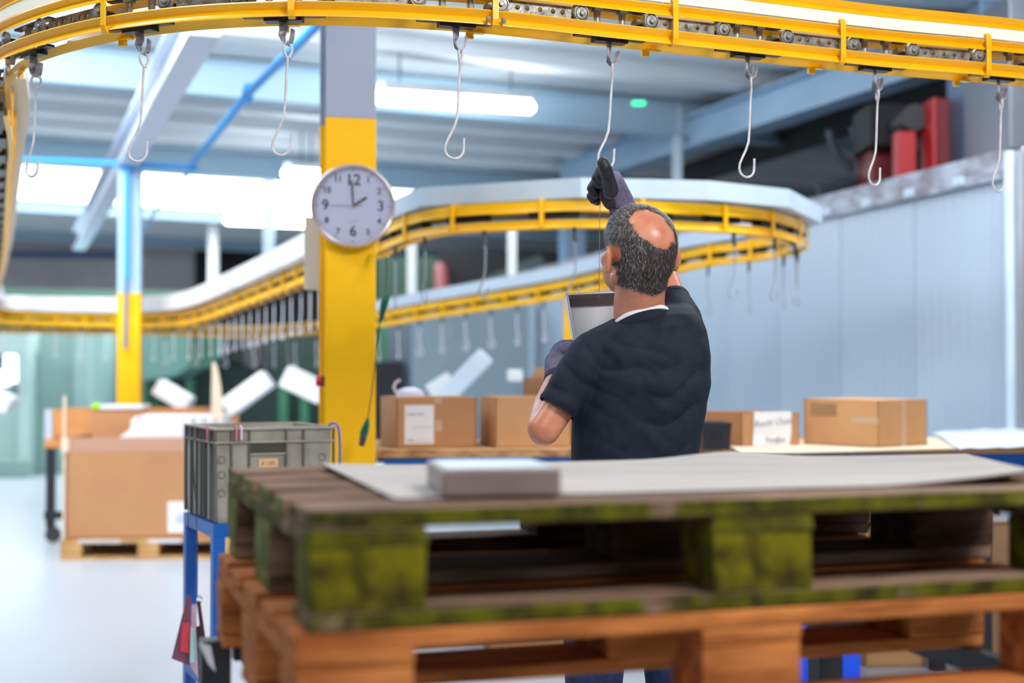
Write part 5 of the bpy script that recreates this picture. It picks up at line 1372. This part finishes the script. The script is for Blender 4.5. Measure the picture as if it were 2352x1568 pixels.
# hair base shell (thin layer over the scalp)
keep = {}
m = MB(); idx = {}
hw = [hairw(body.v[i], bn[i]) for i in range(len(body.v))]
faces = []
for f in body.f:
    if all(hw[i] > .35 for i in f): faces.append(f)
for f in faces:
    nf = []
    for i in f:
        if i not in idx:
            idx[i] = len(m.v); m.v.append(body.v[i] + bn[i] * (.0012 + .0025 * min(1, hw[i]) + .0012 * noise.noise(body.v[i] * 90)))
        nf.append(idx[i])
    m.f.append(nf); m.m.append(0)
hair = build('hair', m, HCAP, man, smooth=True)
cand = [i for i in range(len(body.v)) if hw[i] > .02]
vsx = []; fsx = []; cols = []
rnd = random.Random(3)
PAL = [(34, 28, 28), (52, 43, 41), (76, 65, 61), (104, 95, 92), (142, 135, 134), (190, 187, 188)]
for k in range(26000):
    i = rnd.choice(cand)
    if rnd.random() > hw[i]: continue
    p = body.v[i] + Vector((rnd.uniform(-1, 1), rnd.uniform(-1, 1), rnd.uniform(-1, 1))) * .0025; n_ = bn[i]
    q = iHR @ (p - hc)
    # flow: down and slightly back/right from the crown; forward on top
    fl = HR @ (Vector((0, .8, 0)) if q.z > .05 and q.y > -.03 else Vector((.15, .1, -1)))
    fl = fl - n_ * fl.dot(n_)
    if fl.length < 1e-3: continue
    fl.normalize(); side = n_.cross(fl).normalized()
    fl = (fl + side * rnd.gauss(0, .28)).normalized()
    L_ = rnd.uniform(.007, .013) * (1.2 if q.z > .03 else 1.0) * (.6 if q.z < -.08 else 1)
    base = p + n_ * .002; lift_ = rnd.uniform(.15, .5)
    a_ = base; b_ = base + fl * L_ * .55 + n_ * L_ * lift_ * .5; c_ = base + fl * L_ + n_ * L_ * lift_ * .55
    wd = side * .00032
    o_ = len(vsx); vsx += [a_ - wd, a_ + wd, b_ - wd * .9, b_ + wd * .9, c_]
    fsx += [[o_, o_ + 1, o_ + 3, o_ + 2], [o_ + 2, o_ + 3, o_ + 4]]
    side_g = 1 if (q.x < -.035 or q.z > .04) else 0
    cw = [4, 5, 4, 2, .8, .25] if not side_g else [2, 2.5, 3, 3, 2.6, 1.6]
    cc_ = rnd.choices(PAL, cw)[0]; cols += [rgb(*cc_)] * 5
m = MB(); m.v = vsx; m.f = fsx; m.m = [0] * len(fsx)
hs = build('hair_strands', m, HAIRM, hair, kind='stuff')
ca_ = hs.data.color_attributes.new('hc', 'FLOAT_COLOR', 'POINT')
ca_.data.foreach_set('color', [x for c in cols for x in c])
bpy.data.meshes.remove(me)
# face details (seen from other sides)
EYW = mat('eye_white', rgb(230, 228, 224), .2)
for s_ in (-1, 1):
    m = MB(); m.ell(hp(s_ * .030, .092, -.018), (.011, .011, .010), HR); e_ = build('eye', m, EYW, man, smooth=True)
    m = MB(); m.ell(hp(s_ * .030, .1015, -.018), (.005, .0025, .005), HR); build('iris', m, mat('iris', rgb(60, 50, 40), .2) if 'iris' not in bpy.data.materials else bpy.data.materials['iris'], e_, smooth=True)
m = MB(); m.ell(hp(0, .109, -.087), (.020, .005, .006), HR); build('lips', m, mat('lips', rgb(170, 96, 86), .5), man, smooth=True)

# the tray held by the man, and its wire
ty = 3.715
tm = thing('held_tray', 'white sheet-metal tray hanging on a copper wire, held by the man', 'tray', P(1370, 780, ty))
o = P(1300, 674, ty); rx = (P(1500, 664, ty + .03) - o).normalized(); dn = (P(1322, 800, ty - .02) - o).normalized()
back = rx.cross(dn).normalized()
if back.y < 0: back = -back
W_, H_2, T_ = .205, .215, .034
def TP(x, z, y=0): return o + rx * x + dn * z + back * y
m = MB()
def slab(a, b_, c_, d_, th_, vec):
    m.loft([[a, b_, c_, d_], [a + vec * th_, b_ + vec * th_, c_ + vec * th_, d_ + vec * th_]])
slab(TP(0, 0, T_), TP(W_, 0, T_), TP(W_, H_2, T_), TP(0, H_2, T_), .0015, back)
build('tray_base', m, WHITEB, tm)
m = MB(); slab(TP(0, 0, 0), TP(0, H_2, 0), TP(0, H_2, T_), TP(0, 0, T_), .002, rx); slab(TP(W_, 0, 0), TP(W_, H_2, 0), TP(W_, H_2, T_), TP(W_, 0, T_), .002, -rx)
slab(TP(0, 0, 0), TP(W_, 0, 0), TP(W_, 0, T_), TP(0, 0, T_), .002, dn); slab(TP(0, H_2, 0), TP(W_, H_2, 0), TP(W_, H_2, T_), TP(0, H_2, T_), .002, -dn); build('tray_sides', m, WHITEB, tm)
m = MB(); slab(TP(0, 0, 0), TP(W_, 0, 0), TP(W_, .004, 0), TP(0, .004, 0), .0015, back); slab(TP(0, 0, 0), TP(.005, 0, 0), TP(.005, H_2, 0), TP(0, H_2, 0), .0015, back); build('tray_lip', m, WHITEB, tm)
m = MB(); slab(TP(.006, .012, .012), TP(W_ - .006, .012, .012), TP(W_ - .006, .030, .026), TP(.006, .030, .026), .0015, back); build('inner_flange', m, mat('brown_grey_steel', rgb(120, 100, 98), .45, .3), tm)
m = MB(); tp_ = P(1379, 438, 3.70); bt = TP(.088, .010, .008); m.tube([P(1384, 378, 3.70), tp_, tp_.lerp(bt, .4) + Vector((-.001, 0, 0)), bt], .00095, 6); m.tube(arc(bt + Vector((0, 0, -.004)), .004, 0, 330, 8), .0009, 5); build('copper_wire', m, COPPER, tm)
